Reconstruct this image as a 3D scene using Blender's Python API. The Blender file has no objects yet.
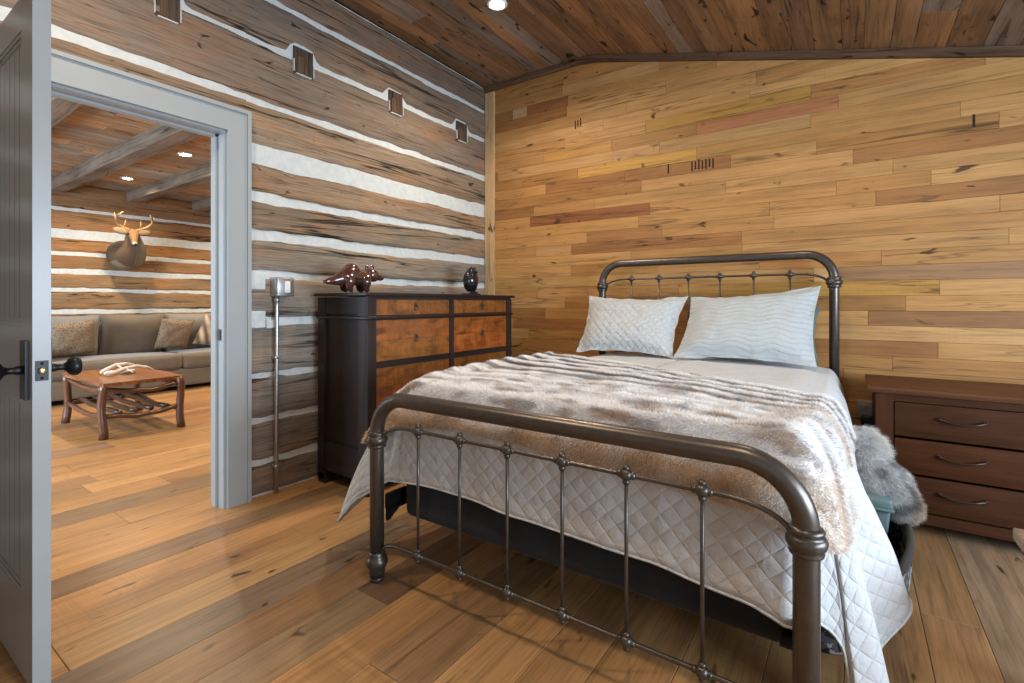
import bpy, bmesh, math, random
from mathutils import Vector, Matrix, noise as mnoise
sc = bpy.context.scene
COL = sc.collection
PI = math.pi
RND = random.Random(7)

def lerp(a, b, t): return a + (b - a) * t
def V(*a): return Vector(a)
def clamp(x, a, b): return max(a, min(b, x))
def sstep(a, b, x):
    t = clamp((x - a) / (b - a), 0, 1); return t * t * (3 - 2 * t)
def nz(x, y, z=0.0): return mnoise.noise(Vector((x, y, z)))

# ------------------------------------------------------------------ mesh builder
class MB:
    def __init__(s):
        s.v = []; s.f = []; s.uv = []; s.col = []; s.mi = []; s.sm = []
    def face(s, idx, uvs=None, col=(1, 1, 1), mi=0, smooth=True):
        s.f.append(tuple(idx)); s.mi.append(mi); s.sm.append(smooth)
        if uvs is None:
            uvs = []
            p = [s.v[i] for i in idx]
            n = (Vector(p[1]) - Vector(p[0])).cross(Vector(p[2]) - Vector(p[0]))
            ax = max(range(3), key=lambda k: abs(n[k]))
            for q in p:
                uvs.append((q[1], q[2]) if ax == 0 else ((q[0], q[2]) if ax == 1 else (q[0], q[1])))
        s.uv.append(uvs)
        s.col.append(col if isinstance(col, list) else [col] * len(idx))
    def add(s, p): s.v.append(tuple(p)); return len(s.v) - 1
    def box(s, c, d, col=(1, 1, 1), mi=0, M=None, long=None, uvo=None):
        """box, uv u runs along the longest (or given) axis"""
        c = Vector(c); h = [x / 2 for x in d]
        if long is None: long = max(range(3), key=lambda k: d[k])
        if uvo is None: uvo = (RND.uniform(0, 50), RND.uniform(0, 50))
        ids = []; loc = []
        for sx in (-1, 1):
            for sy in (-1, 1):
                for sz in (-1, 1):
                    q = Vector((sx * h[0], sy * h[1], sz * h[2])); loc.append(q)
                    q = (M @ q if M else q) + c
                    ids.append(s.add(q))
        for ax, q in ((0, (0, 1, 3, 2)), (0, (4, 6, 7, 5)), (1, (0, 4, 5, 1)), (1, (2, 3, 7, 6)), (2, (0, 2, 6, 4)), (2, (1, 5, 7, 3))):
            a, b = [k for k in range(3) if k != ax]
            if b == long: a, b = b, a
            s.face([ids[i] for i in q], [(loc[i][a] + uvo[0], loc[i][b] + uvo[1]) for i in q], col, mi, False)
        return s
    def rbox(s, c, d, r, n=4, m=3, col=(1, 1, 1), mi=0, M=None, puff=0.0, fn=None):
        """rounded box"""
        c = Vector(c); h = [x / 2 for x in d]; r = min(r, min(h) * .98)
        ls = []
        for k in range(3):
            e = [-h[k] + r * (1 - math.cos(PI / 2 * j / m)) for j in range(m + 1)]
            mid = [lerp(-h[k] + r, h[k] - r, j / n) for j in range(1, n)]
            ls.append(e + mid + [-x for x in reversed(e)])
        cache = {}
        def pt(q):
            key = tuple(round(x, 6) for x in q)
            if key in cache: return cache[key]
            inn = Vector([clamp(q[k], -h[k] + r, h[k] - r) for k in range(3)])
            dd = Vector(q) - inn
            p = inn + (dd.normalized() * r if dd.length > 1e-9 else dd)
            if puff:
                a = [1 - (q[k] / h[k]) ** 2 for k in range(3)]
                p = p + Vector([puff * (q[0] / h[0]) * a[1] * a[2], puff * (q[1] / h[1]) * a[0] * a[2], puff * (q[2] / h[2]) * a[0] * a[1]])
            if fn: p = fn(p)
            p = (M @ p if M else p) + c
            cache[key] = s.add(p); return cache[key]
        for ax in range(3):
            a, b = (ax + 1) % 3, (ax + 2) % 3
            for sg in (-1, 1):
                for i in range(len(ls[a]) - 1):
                    for j in range(len(ls[b]) - 1):
                        qs = []
                        for (ii, jj) in ((i, j), (i + 1, j), (i + 1, j + 1), (i, j + 1)):
                            q = [0, 0, 0]; q[ax] = sg * h[ax]; q[a] = ls[a][ii]; q[b] = ls[b][jj]; qs.append(q)
                        if sg < 0: qs.reverse()
                        s.face([pt(q) for q in qs], [((q[a], q[b]) if d[a] >= d[b] else (q[b], q[a])) for q in qs], col, mi, True)
        return s
    def loft(s, rings, closed=True, caps=True, col=(1, 1, 1), mi=0, smooth=True, loop=False):
        n = len(rings[0]); ids = [[s.add(p) for p in r] for r in rings]
        acc = 0.0; us = [0.0]
        for k in range(1, len(rings)):
            acc += (Vector(rings[k][0]) - Vector(rings[k - 1][0])).length; us.append(acc)
        per = sum((Vector(rings[0][(i + 1) % n]) - Vector(rings[0][i])).length for i in range(n)) or .01
        K = len(rings) if loop else len(rings) - 1
        for k in range(K):
            k2 = (k + 1) % len(rings)
            for i in range(n if closed else n - 1):
                j = (i + 1) % n
                u1, u2 = us[k], (us[k2] if k2 else us[k] + .02)
                v1, v2 = per * i / n, per * (i + 1) / n
                cc = col(k, i) if callable(col) else col
                s.face((ids[k][i], ids[k][j], ids[k2][j], ids[k2][i]), [(u1, v1), (u1, v2), (u2, v2), (u2, v1)], cc, mi, smooth)
        if caps and closed and not loop:
            cc = col(0, 0) if callable(col) else col
            s.face(list(reversed(ids[0])), [(p[0], p[1]) for p in reversed(rings[0])], cc, mi, smooth)
            cc = col(K, 0) if callable(col) else col
            s.face(ids[-1], [(p[0], p[1]) for p in rings[-1]], cc, mi, smooth)
        return s
    def tube(s, path, rad, seg=12, caps=True, col=(1, 1, 1), mi=0, flat=1.0):
        path = [Vector(p) for p in path]; n = len(path)
        if not hasattr(rad, '__len__'): rad = [rad] * n
        rings = []; up = None
        for i in range(n):
            t = (path[min(i + 1, n - 1)] - path[max(i - 1, 0)]).normalized()
            if up is None:
                a = Vector((0, 0, 1)) if abs(t.z) < .9 else Vector((1, 0, 0))
                up = (a - t * a.dot(t)).normalized()
            else:
                up = (up - t * up.dot(t)).normalized()
            sd = t.cross(up)
            rings.append([path[i] + (up * math.cos(2 * PI * k / seg) * flat + sd * math.sin(2 * PI * k / seg)) * rad[i] for k in range(seg)])
        return s.loft(rings, True, caps, col, mi)
    def lathe(s, prof, c, axis='z', seg=20, col=(1, 1, 1), mi=0):
        """prof: list of (radius, height)"""
        c = Vector(c); rings = []
        for r, h in prof:
            ring = []
            for k in range(seg):
                a = 2 * PI * k / seg; x, y = max(r, 1e-4) * math.cos(a), max(r, 1e-4) * math.sin(a)
                ring.append(c + (V(x, y, h) if axis == 'z' else (V(h, x, y) if axis == 'x' else V(y, h, x))))
            rings.append(ring)
        return s.loft(rings, True, True, col, mi)
    def ball(s, c, r, seg=14, rings=9, col=(1, 1, 1), mi=0, M=None, fn=None):
        if not hasattr(r, '__len__'): r = (r, r, r)
        c = Vector(c); rr = []
        for i in range(rings + 1):
            th = PI * (i + (.02 if i == 0 else (-.02 if i == rings else 0))) / rings
            ring = []
            for k in range(seg):
                a = 2 * PI * k / seg
                p = V(r[0] * math.sin(th) * math.cos(a), r[1] * math.sin(th) * math.sin(a), r[2] * math.cos(th))
                if fn: p = fn(p)
                ring.append(c + (M @ p if M else p))
            rr.append(list(reversed(ring)))
        return s.loft(rr, True, True, col, mi)
    def grid(s, P, uv=None, col=None, mi=0, smooth=True, flip=False):
        nu, nv = len(P), len(P[0]); ids = [[s.add(p) for p in r] for r in P]
        for i in range(nu - 1):
            for j in range(nv - 1):
                q = [(i, j), (i + 1, j), (i + 1, j + 1), (i, j + 1)]
                if flip: q.reverse()
                s.face([ids[a][b] for a, b in q], [(uv[a][b] if uv else (a * .02, b * .02)) for a, b in q],
                       ([col[a][b] for a, b in q] if col else (1, 1, 1)), mi, smooth)
        return s
    def build(s, name, mats, parent=None, **props):
        me = bpy.data.meshes.new(name)
        off = V(0, 0, 0)
        if parent is not None:
            p = parent
            while p.parent is not None: p = p.parent
            off = Vector(p.location)
        me.from_pydata([(a - off.x, b - off.y, c - off.z) for a, b, c in s.v], [], s.f)
        if not isinstance(mats, (list, tuple)): mats = [mats]
        for m in mats: me.materials.append(m)
        ul = me.uv_layers.new(name='UVMap')
        ul.data.foreach_set('uv', [x for f in s.uv for q in f for x in q])
        ca = me.color_attributes.new('pcol', 'FLOAT_COLOR', 'CORNER')
        ca.data.foreach_set('color', [x for f in s.col for q in f for x in (q[0], q[1], q[2], 1.0)])
        me.polygons.foreach_set('material_index', s.mi)
        me.polygons.foreach_set('use_smooth', s.sm)
        me.update(); me.validate()
        o = bpy.data.objects.new(name, me); COL.objects.link(o)
        if parent is not None: o.parent = parent
        for k, x in props.items(): o[k] = x
        return o

def thing(name, loc, label, cat, group=None):
    o = bpy.data.objects.new(name, None); COL.objects.link(o)
    o.location = loc; o.empty_display_size = .05
    o['label'] = label; o['category'] = cat
    if group: o['group'] = group
    return o
def tag(o, label, cat, group=None):
    o['label'] = label; o['category'] = cat
    if group: o['group'] = group
    return o
def struct(name, mb, mats): return mb.build(name, mats, None, kind='structure')
def dup(root, loc, label=None, rz=0):
    r = root.copy(); COL.objects.link(r); r.location = loc; r.rotation_euler = (0, 0, rz)
    if label: r['label'] = label
    for ch in list(root.children):
        c = ch.copy(); COL.objects.link(c); c.parent = r
        for g in list(ch.children):
            d = g.copy(); COL.objects.link(d); d.parent = c
    return r

# ------------------------------------------------------------------ materials
class NT:
    def __init__(s, name):
        s.m = bpy.data.materials.new(name); s.m.use_nodes = True
        s.t = s.m.node_tree; s.b = s.t.nodes['Principled BSDF']
    def n(s, typ, **kw):
        nd = s.t.nodes.new(typ)
        for k, x in kw.items():
            if k.startswith('i_'):
                nd.inputs[int(k[2:]) if k[2:].isdigit() else k[2:]].default_value = x
            else: setattr(nd, k, x)
        return nd
    def l(s, a, b): s.t.links.new(a, b)
    def math(s, op, a, b=None, c=None, cl=False):
        nd = s.t.nodes.new('ShaderNodeMath'); nd.operation = op; nd.use_clamp = cl
        for i, x in enumerate((a, b, c)):
            if x is None: continue
            if hasattr(x, 'links'): s.l(x, nd.inputs[i])
            else: nd.inputs[i].default_value = x
        return nd.outputs[0]
    def mix(s, fac, a, b, typ='MIX'):
        nd = s.t.nodes.new('ShaderNodeMix'); nd.data_type = 'RGBA'; nd.blend_type = typ
        for i, x in ((0, fac), (6, a), (7, b)):
            if hasattr(x, 'links'): s.l(x, nd.inputs[i])
            else: nd.inputs[i].default_value = (x if i == 0 else (x[0], x[1], x[2], 1))
        return nd.outputs[2]
    def noise(s, vec, scale, detail=4, rough=.55, dist=0):
        nd = s.n('ShaderNodeTexNoise'); nd.inputs['Scale'].default_value = scale
        nd.inputs['Detail'].default_value = detail; nd.inputs['Roughness'].default_value = rough
        nd.inputs['Distortion'].default_value = dist
        s.l(vec, nd.inputs['Vector']); return nd.outputs[0]
    def mapv(s, vec, sc_, loc=(0, 0, 0)):
        nd = s.n('ShaderNodeMapping'); nd.inputs['Scale'].default_value = sc_; nd.inputs['Location'].default_value = loc
        s.l(vec, nd.inputs['Vector']); return nd.outputs[0]
    def ramp(s, f, stops):
        nd = s.n('ShaderNodeValToRGB'); cr = nd.color_ramp
        while len(cr.elements) < len(stops): cr.elements.new(.5)
        for e, (p, c) in zip(cr.elements, stops):
            e.position = p; e.color = (c[0], c[1], c[2], 1) if hasattr(c, '__len__') else (c, c, c, 1)
        s.l(f, nd.inputs[0]); return nd.outputs[0]
    def uv(s): return s.n('ShaderNodeUVMap', uv_map='UVMap').outputs[0]
    def obj(s): return s.n('ShaderNodeTexCoord').outputs['Object']
    def attr(s): return s.n('ShaderNodeAttribute', attribute_name='pcol').outputs['Color']
    def bump(s, h, strength=.3, dist=.005):
        nd = s.n('ShaderNodeBump'); nd.inputs['Strength'].default_value = strength; nd.inputs['Distance'].default_value = dist
        s.l(h, nd.inputs['Height']); s.l(nd.outputs[0], s.b.inputs['Normal'])
    def fin(s, col=None, rough=.5, metal=0, spec=.5, **kw):
        if col is not None:
            if hasattr(col, 'links'): s.l(col, s.b.inputs['Base Color'])
            else: s.b.inputs['Base Color'].default_value = (col[0], col[1], col[2], 1)
        if hasattr(rough, 'links'): s.l(rough, s.b.inputs['Roughness'])
        else: s.b.inputs['Roughness'].default_value = rough
        s.b.inputs['Metallic'].default_value = metal
        s.b.inputs['Specular IOR Level'].default_value = spec
        for k, x in kw.items(): s.b.inputs[k.replace('_', ' ')].default_value = x
        return s.m

def wood(name, rough=.5, grain=.35, knots=.5, pores=.3, saw=0.0, crack=0.0, bump=.15, spec=.4, long=1.2, blot=.25, coat=0, kth=.69):
    """plank wood: tint comes from the 'pcol' attribute, grain runs along u"""
    t = NT(name); uv = t.uv(); base = t.attr()
    g1 = t.noise(t.mapv(uv, (long, 20, 1)), 1.6, 6, .6, .8)
    k = t.ramp(g1, [(.3, 1 - grain), (.5, 1.0), (.72, 1 + grain * .55)])
    c = t.mix(1.0, base, k, 'MULTIPLY')
    b2 = t.noise(t.mapv(uv, (1.5, 5, 1), (3, 7, 0)), 1.0, 3, .5, .3)
    c = t.mix(1.0, c, t.ramp(b2, [(.32, 1 - blot), (.55, 1.0), (.75, 1 + blot * .5)]), 'MULTIPLY')
    p = t.noise(t.mapv(uv, (6, 150, 1)), 1.0, 2, .5)
    c = t.mix(1.0, c, t.ramp(p, [(.3, 1 - pores), (.5, 1.0)]), 'MULTIPLY')
    h = p
    if saw:
        w = t.noise(t.mapv(uv, (110, 3, 1)), 1.0, 2, .6)
        msk = t.noise(t.mapv(uv, (.9, 1.2, 1), (11, 3, 0)), 1.0, 1)
        f = t.math('MULTIPLY', t.ramp(msk, [(.5, 0), (.62, 1)]), t.ramp(w, [(.35, 1), (.52, 0)]))
        c = t.mix(t.math('MULTIPLY', f, saw), c, (.02, .015, .01))
    if knots:
        kn = t.noise(t.mapv(uv, (3.0, 7, 1), (5, 1, 0)), 2.0, 2, .5, .6)
        c = t.mix(t.math('MULTIPLY', t.ramp(kn, [(kth, 0), (kth + .055, 1)]), knots), c, (.018, .011, .007))
    if crack:
        cr = t.noise(t.mapv(uv, (.5, 9, 1), (2, 4, 0)), 1.0, 4, .55, .7)
        d = t.math('ABSOLUTE', t.math('SUBTRACT', cr, .5))
        line = t.ramp(d, [(.004, 1), (.018, 0)])
        mk = t.ramp(t.noise(t.mapv(uv, (.8, 3, 1), (9, 9, 0)), 1.5, 2), [(.45, 0), (.6, 1)])
        f = t.math('MULTIPLY', line, mk)
        c = t.mix(t.math('MULTIPLY', f, crack), c, (.012, .009, .007))
        h = t.math('SUBTRACT', t.math('ADD', t.math('MULTIPLY', p, .4), t.math('MULTIPLY', g1, .9)), f)
    t.bump(h, bump, .004)
    return t.fin(c, t.math('ADD', t.math('MULTIPLY', g1, .15), rough - .07), 0, spec, Coat_Weight=coat, Coat_Roughness=.15)

def plain(name, col, rough=.5, metal=0, spec=.5, var=.06, scale=30, bump=0, **kw):
    t = NT(name); o = t.obj()
    n = t.noise(o, scale, 3)
    c = t.mix(1.0, col, t.ramp(n, [(.3, 1 - var), (.7, 1 + var)]), 'MULTIPLY')
    if bump: t.bump(n, bump, .003)
    return t.fin(c, rough, metal, spec, **kw)

def fabric(name, col, weave=700, var=.12, bump=.3, rough=.9, attr=False, sheen=.3):
    t = NT(name); o = t.obj()
    n = t.noise(o, weave, 2); n2 = t.noise(o, 9, 3)
    base = t.attr() if attr else col
    c = t.mix(1.0, base, t.ramp(n, [(.3, 1 - var), (.7, 1 + var)]), 'MULTIPLY')
    c = t.mix(1.0, c, t.ramp(n2, [(.3, .93), (.7, 1.05)]), 'MULTIPLY')
    t.bump(t.math('ADD', t.math('MULTIPLY', n, .3), t.math('MULTIPLY', n2, 1.0)), bump, .006)
    return t.fin(c, rough, 0, .2, Sheen_Weight=sheen)

def quilt_mat(name, col, pitch, amp=.008, waves=False):
    t = NT(name); uv = t.uv()
    sp = t.n('ShaderNodeSeparateXYZ')
    dn = t.n('ShaderNodeTexNoise'); dn.inputs['Scale'].default_value = 6
    t.l(uv, dn.inputs['Vector'])
    ad = t.n('ShaderNodeVectorMath', operation='MULTIPLY_ADD')
    t.l(dn.outputs[1], ad.inputs[0]); ad.inputs[1].default_value = (.012, .012, 0) if not waves else (.06, .03, 0); t.l(uv, ad.inputs[2])
    t.l(ad.outputs[0], sp.inputs[0])
    u, v = sp.outputs[0], sp.outputs[1]
    if waves:
        w = t.math('MULTIPLY', t.math('SINE', t.math('MULTIPLY', u, 30)), .010)
        a = t.math('ABSOLUTE', t.math('SINE', t.math('MULTIPLY', t.math('ADD', v, w), PI / pitch)))
        h = t.math('POWER', a, .5)
    else:
        a = t.math('ABSOLUTE', t.math('SINE', t.math('MULTIPLY', t.math('ADD', u, v), PI / pitch)))
        b = t.math('ABSOLUTE', t.math('SINE', t.math('MULTIPLY', t.math('SUBTRACT', u, v), PI / pitch)))
        h = t.math('POWER', t.math('MULTIPLY', a, b), .35)
    wr = t.noise(uv, 18, 4, .6, .5)
    hh = t.math('ADD', t.math('MULTIPLY', h, .8), t.math('MULTIPLY', wr, 1.5))
    t.bump(hh, .85, amp)
    c = t.mix(1.0, col, t.ramp(h, [(0, .93), (.3, 1.0)]), 'MULTIPLY')
    fine = t.noise(uv, 500, 2)
    c = t.mix(1.0, c, t.ramp(fine, [(.3, .95), (.7, 1.04)]), 'MULTIPLY')
    return t.fin(c, .9, 0, .15, Sheen_Weight=.2)

def attr_mat(name, rough=.8, spec=.2, **kw):
    t = NT(name)
    return t.fin(t.attr(), rough, 0, spec, **kw)

M = {}
M['floor'] = wood('oak_floor', .34, .32, .8, .25, .13, .3, .06, .45, .9, .18)
M['board'] = wood('honey_boards', .52, .26, .85, .2, .05, .6, .08, .3, 1.0, .16)
M['ceil'] = wood('ceiling_boards', .6, .38, 1.0, .3, .15, .8, .18, .25, 1.0, .32, 0, .645)
def log_mat():
    t = NT('hewn_log'); uv = t.uv(); base = t.attr()
    g = t.noise(t.mapv(uv, (.9, 26, 1)), 1.5, 7, .65, .9)
    c = t.mix(1.0, base, t.ramp(g, [(.28, .68), (.45, .95), (.6, 1.08), (.75, 1.30)]), 'MULTIPLY')
    f = t.noise(t.mapv(uv, (5, 170, 1)), 1.0, 3, .6)
    c = t.mix(1.0, c, t.ramp(f, [(.3, .62), (.5, 1.0), (.7, 1.22)]), 'MULTIPLY')
    b = t.noise(t.mapv(uv, (1.1, 4, 1), (4, 2, 0)), 1.2, 4, .6, .5)
    c = t.mix(t.ramp(b, [(.50, 0), (.68, .55)]), c, t.mix(1.0, c, (1.45, .98, .66), 'MULTIPLY'))
    c = t.mix(t.ramp(b, [(.30, .5), (.46, 0)]), c, t.mix(1.0, c, (.80, .86, .95), 'MULTIPLY'))
    cr = t.noise(t.mapv(uv, (.28, 8.5, 1), (2, 4, 0)), 1.0, 5, .55, .9)
    d = t.math('ABSOLUTE', t.math('SUBTRACT', cr, .5))
    ln = t.math('MULTIPLY', t.ramp(d, [(.004, .95), (.018, 0)]), t.ramp(t.noise(t.mapv(uv, (.5, 2.5, 1), (9, 9, 0)), 1.5, 2), [(.42, 0), (.53, 1)]))
    cr2 = t.noise(t.mapv(uv, (1.3, 30, 1), (7, 1, 0)), 1.0, 3, .5, .6)
    ln2 = t.math('MULTIPLY', t.ramp(t.math('ABSOLUTE', t.math('SUBTRACT', cr2, .5)), [(.003, .55), (.014, 0)]), t.ramp(t.noise(t.mapv(uv, (1.2, 5, 1), (1, 9, 0)), 1.5, 2), [(.52, 0), (.64, 1)]))
    ad = t.math('MAXIMUM', ln, ln2)
    c = t.mix(ad, c, (.018, .014, .011))
    kn = t.noise(t.mapv(uv, (4, 9, 1), (5, 1, 0)), 2.0, 2, .5, .6)
    c = t.mix(t.ramp(kn, [(.68, 0), (.74, .85)]), c, (.03, .02, .014))
    h = t.math('SUBTRACT', t.math('ADD', t.math('MULTIPLY', f, .35), t.math('MULTIPLY', g, 1.1)), ad)
    t.bump(h, .45, .005)
    return t.fin(c, .85, 0, .12)
M['log'] = log_mat()
M['beam'] = wood('beam_wood', .8, .45, .6, .4, .15, .9, .5, .15, .6, .35)
M['chink'] = plain('mortar_chinking', (.60, .645, .65), .9, 0, .1, .08, 25, .5)
M['paint'] = plain('grey_paint', (.36, .395, .41), .42, 0, .4, .02, 8)
M['door'] = plain('door_paint', (.34, .355, .36), .32, 0, .5, .02, 8)
M['bed_metal'] = plain('pewter_metal', (.115, .10, .088), .34, .75, .5, .12, 40)
M['knot_metal'] = plain('cast_iron', (.10, .09, .08), .36, .75, .5, .25, 90, .2)
M['black_metal'] = plain('black_metal', (.02, .02, .022), .38, .6, .5, .1, 50)
M['steel'] = plain('galvanised_steel', (.52, .54, .55), .33, .9, .5, .1, 60)
M['brass'] = plain('brass', (.55, .36, .16), .3, .9)
M['black_plastic'] = plain('black_plastic', (.012, .012, .013), .4)
M['grey_plastic'] = plain('grey_plastic', (.25, .24, .22), .5)
M['white_plastic'] = plain('white_plastic', (.8, .82, .82), .35)
M['espresso'] = wood('espresso_wood', .42, .35, 0, .25, 0, 0, .06, .3, 1.0, .2, 0)
def maple_mat():
    t = NT('figured_maple'); uv = t.uv(); base = t.attr()
    a = t.noise(t.mapv(uv, (5, 9, 1)), 1.0, 5, .6, 1.6)
    c = t.mix(1.0, base, t.ramp(a, [(.30, .35), (.45, .82), (.6, 1.12), (.75, 1.45)]), 'MULTIPLY')
    b = t.noise(t.mapv(uv, (38, 5, 1)), 1.0, 2, .5, 1.2)
    c = t.mix(1.0, c, t.ramp(b, [(.3, .78), (.5, 1.0), (.7, 1.15)]), 'MULTIPLY')
    g = t.noise(t.mapv(uv, (2, 90, 1)), 1.0, 3, .5)
    c = t.mix(1.0, c, t.ramp(g, [(.3, .85), (.7, 1.1)]), 'MULTIPLY')
    return t.fin(c, .30, 0, .5, Coat_Weight=.25, Coat_Roughness=.15)
M['maple'] = maple_mat()
M['cherry'] = wood('brown_cherry', .5, .28, 0, .25, 0, 0, .05, .15, 1.2, .22, 0)
M['dark_bronze'] = plain('dark_bronze', (.06, .045, .035), .4, .8, .5, .15, 60)
M['rustic'] = wood('branch_wood', .32, .4, .3, .25, 0, .3, .15, .5, 1.5, .3, .3)
M['weathered'] = wood('weathered_wood', .6, .4, .3, .35, .2, .5, .2, .3, 1.2, .3)
M['quilt'] = quilt_mat('white_quilting', (.56, .565, .57), .062, .0055)
M['quilt_top'] = quilt_mat('white_coverlet', (.56, .58, .595), .062, .004)
M['sham'] = quilt_mat('diamond_sham', (.52, .555, .575), .055, .009)
M['sham_wave'] = quilt_mat('rippled_sham', (.48, .515, .53), .030, .006, True)
M['sage'] = fabric('sage_pillowcase', (.14, .17, .145))
M['black_fabric'] = fabric('black_fabric', (.014, .015, .018), 300, .2, .2, .85, sheen=.1)
M['mattress'] = fabric('mattress_ticking', (.6, .6, .58))
M['fur'] = attr_mat('fur_pile', .75, .25, Sheen_Weight=.3)
M['sofa'] = fabric('taupe_chenille', (.135, .108, .08), 350, .2, .3, .9, sheen=.4)
M['sofa_light'] = fabric('grey_linen', (.20, .19, .175), 350, .15, .3, .9, sheen=.4)

def leopard():
    t = NT('spotted_fabric'); uv = t.uv()
    vo = t.n('ShaderNodeTexVoronoi'); vo.inputs['Scale'].default_value = 75
    t.l(uv, vo.inputs['Vector'])
    f = t.ramp(vo.outputs['Distance'], [(.28, 1), (.42, 0)])
    c = t.mix(f, (.25, .19, .13), (.075, .055, .04))
    return t.fin(c, .85, 0, .2)
M['leopard'] = leopard()
def camo():
    t = NT('camouflage_fabric'); o = t.obj()
    a = t.noise(o, 15, 3, .6, .6); b = t.noise(t.mapv(o, (1, 1, 1), (5, 5, 5)), 24, 3, .6, .4)
    c = t.mix(t.ramp(a, [(.5, 0), (.52, 1)]), (.10, .095, .10), (.022, .022, .028))
    c = t.mix(t.ramp(b, [(.57, 0), (.59, 1)]), c, (.42, .40, .40))
    return t.fin(c, .8, 0, .2)
M['camo'] = camo()
M['camo_rim'] = plain('grey_webbing', (.055, .048, .042), .8)
M['teal'] = plain('teal_plastic', (.13, .19, .195), .4)
M['bronze_glaze'] = plain('red_brown_gloss', (.075, .028, .022), .14, 0, .8, .35, 18, Coat_Weight=.8)
M['log_tan'] = plain('tan_wood', (.42, .26, .14), .5, 0, .4, .15, 60)
M['black_stone'] = plain('black_stone', (.012, .013, .016), .10, 0, .7, .2, 30)
M['deer'] = attr_mat('deer_coat', .8, .2)
M['antler'] = plain('antler_bone', (.36, .22, .10), .5, 0, .4, .2, 30)
M['antler_pale'] = plain('pale_bone', (.55, .47, .38), .5, 0, .4, .2, 30)
def emis(name, col, st):
    t = NT(name); t.b.inputs['Emission Color'].default_value = (*col, 1); t.b.inputs['Emission Strength'].default_value = st
    return t.fin(col, .5)
M['lens'] = emis('lamp_lens', (1, .93, .82), 30)
M['glass_sky'] = emis('window_daylight', (.75, .88, 1.0), 3.0)
M['gap'] = plain('dark_gap', (.02, .014, .01), .9)
M['plaster'] = plain('warm_plaster', (.55, .50, .44), .9)

# ------------------------------------------------------------------ planks
def pick(pal):
    r = RND.random() * sum(w for w, _ in pal)
    for w, c in pal:
        r -= w
        if r <= 0: break
    k = RND.uniform(.90, 1.09); return tuple(x * k * RND.uniform(.988, 1.012) for x in c)
def plank(mb, pos, u0, u1, v0, v1, col, gap=.0012, dep=.008):
    """pos(u,v,h) -> point; one board with rounded-over edges"""
    uo, vo = RND.uniform(0, 60), RND.uniform(0, 60)
    e = gap + .0015
    o = [mb.add(pos(u, v, -dep)) for u, v in ((u0 + gap, v0 + gap), (u1 - gap, v0 + gap), (u1 - gap, v1 - gap), (u0 + gap, v1 - gap))]
    m = [mb.add(pos(u, v, -.0015)) for u, v in ((u0 + gap, v0 + gap), (u1 - gap, v0 + gap), (u1 - gap, v1 - gap), (u0 + gap, v1 - gap))]
    i = [mb.add(pos(u, v, 0)) for u, v in ((u0 + e, v0 + e), (u1 - e, v0 + e), (u1 - e, v1 - e), (u0 + e, v1 - e))]
    uv = [(uo, vo), (uo + u1 - u0, vo), (uo + u1 - u0, vo + v1 - v0), (uo, vo + v1 - v0)]
    mb.face(i, uv, col, 0, False)
    for a, b in ((o, m), (m, i)):
        for k in range(4):
            j = (k + 1) % 4
            mb.face((a[k], a[j], b[j], b[k]), [uv[k], uv[j], uv[j], uv[k]], col, 0, False)
def run_planks(mb, pos, u0, u1, vs, pal, lmin, lmax, gap=.0012, special=None):
    for r in range(len(vs) - 1):
        u = u0 - RND.uniform(0, lmax * .7)
        fixed = (special or {}).get(r)
        segs = []
        if fixed:
            last = u0
            for (a, b, c) in fixed:
                while last < a - .01:
                    e = min(a, last + RND.uniform(lmin, lmax))
                    if a - e < lmin * .5: e = a
                    segs.append((last, e, pick(pal))); last = e
                segs.append((a, b, c)); last = b
            u = last
        while u < u1:
            e = u + RND.uniform(lmin, lmax)
            segs.append((max(u, u0), min(e, u1), pick(pal))); u = e
        for a, b, c in segs:
            if b - a > .02: plank(mb, pos, a, b, vs[r], vs[r + 1], c, gap)

XR, YB = 5.4, -5.3          # bedroom right wall and rear wall
XL = -5.2                    # living room far wall face
YL0, YL1 = -5.3, 1.6
# floor
FP = [(4, (.45, .235, .092)), (3, (.40, .215, .088)), (2, (.33, .185, .085)), (2, (.49, .265, .105)), (1.2, (.26, .155, .085))]
mb = MB()
vs = [XL - .15]
known = [-2.139, -1.9, -1.66, -1.435, -1.26, -1.088, -.87, -.654, -.43, -.204, -.074, .165, .338, .51, .647, .86, 1.045, 1.224, 1.404, 1.584, 1.80, 2.0, 2.17, 2.38, 2.60, 2.80, 3.023, 3.192, 3.45]
while vs[-1] < -2.35: vs.append(vs[-1] + RND.uniform(.14, .24))
vs += known
while vs[-1] < XR: vs.append(vs[-1] + RND.uniform(.14, .26))
i0 = vs.index(.165)
spec = {i0: [(-5.2, -2.476, (.24, .145, .08))], vs.index(.647): [(-3.193, -.9, (.45, .265, .115))],
        vs.index(.86): [(-4.4, -1.9, (.22, .15, .095))], vs.index(1.224): [(-3.6, -2.42, (.30, .19, .10)), (-2.42, -1.7, (.17, .10, .055))], vs.index(3.023): [(-2.2, -1.35, (.40, .22, .10)), (-1.35, .1, (.36, .2, .09))],
        vs.index(3.192): [(-3, .1, (.33, .215, .13))]}
run_planks(mb, lambda u, v, h: (v, u, h), YL0 - .1, YL1, vs, FP, 1.2, 3.2, .0008, spec)
# orientation: x = v, y = u -> flip so that faces look up
mb.f = [tuple(reversed(f)) for f in mb.f]; mb.uv = [list(reversed(q)) for q in mb.uv]
mb.box((.1, -1.85, -.03), (10.9, 7.2, .04), (.03, .02, .015), 1)
struct('floor', mb, [M['floor'], M['gap']])

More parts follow.
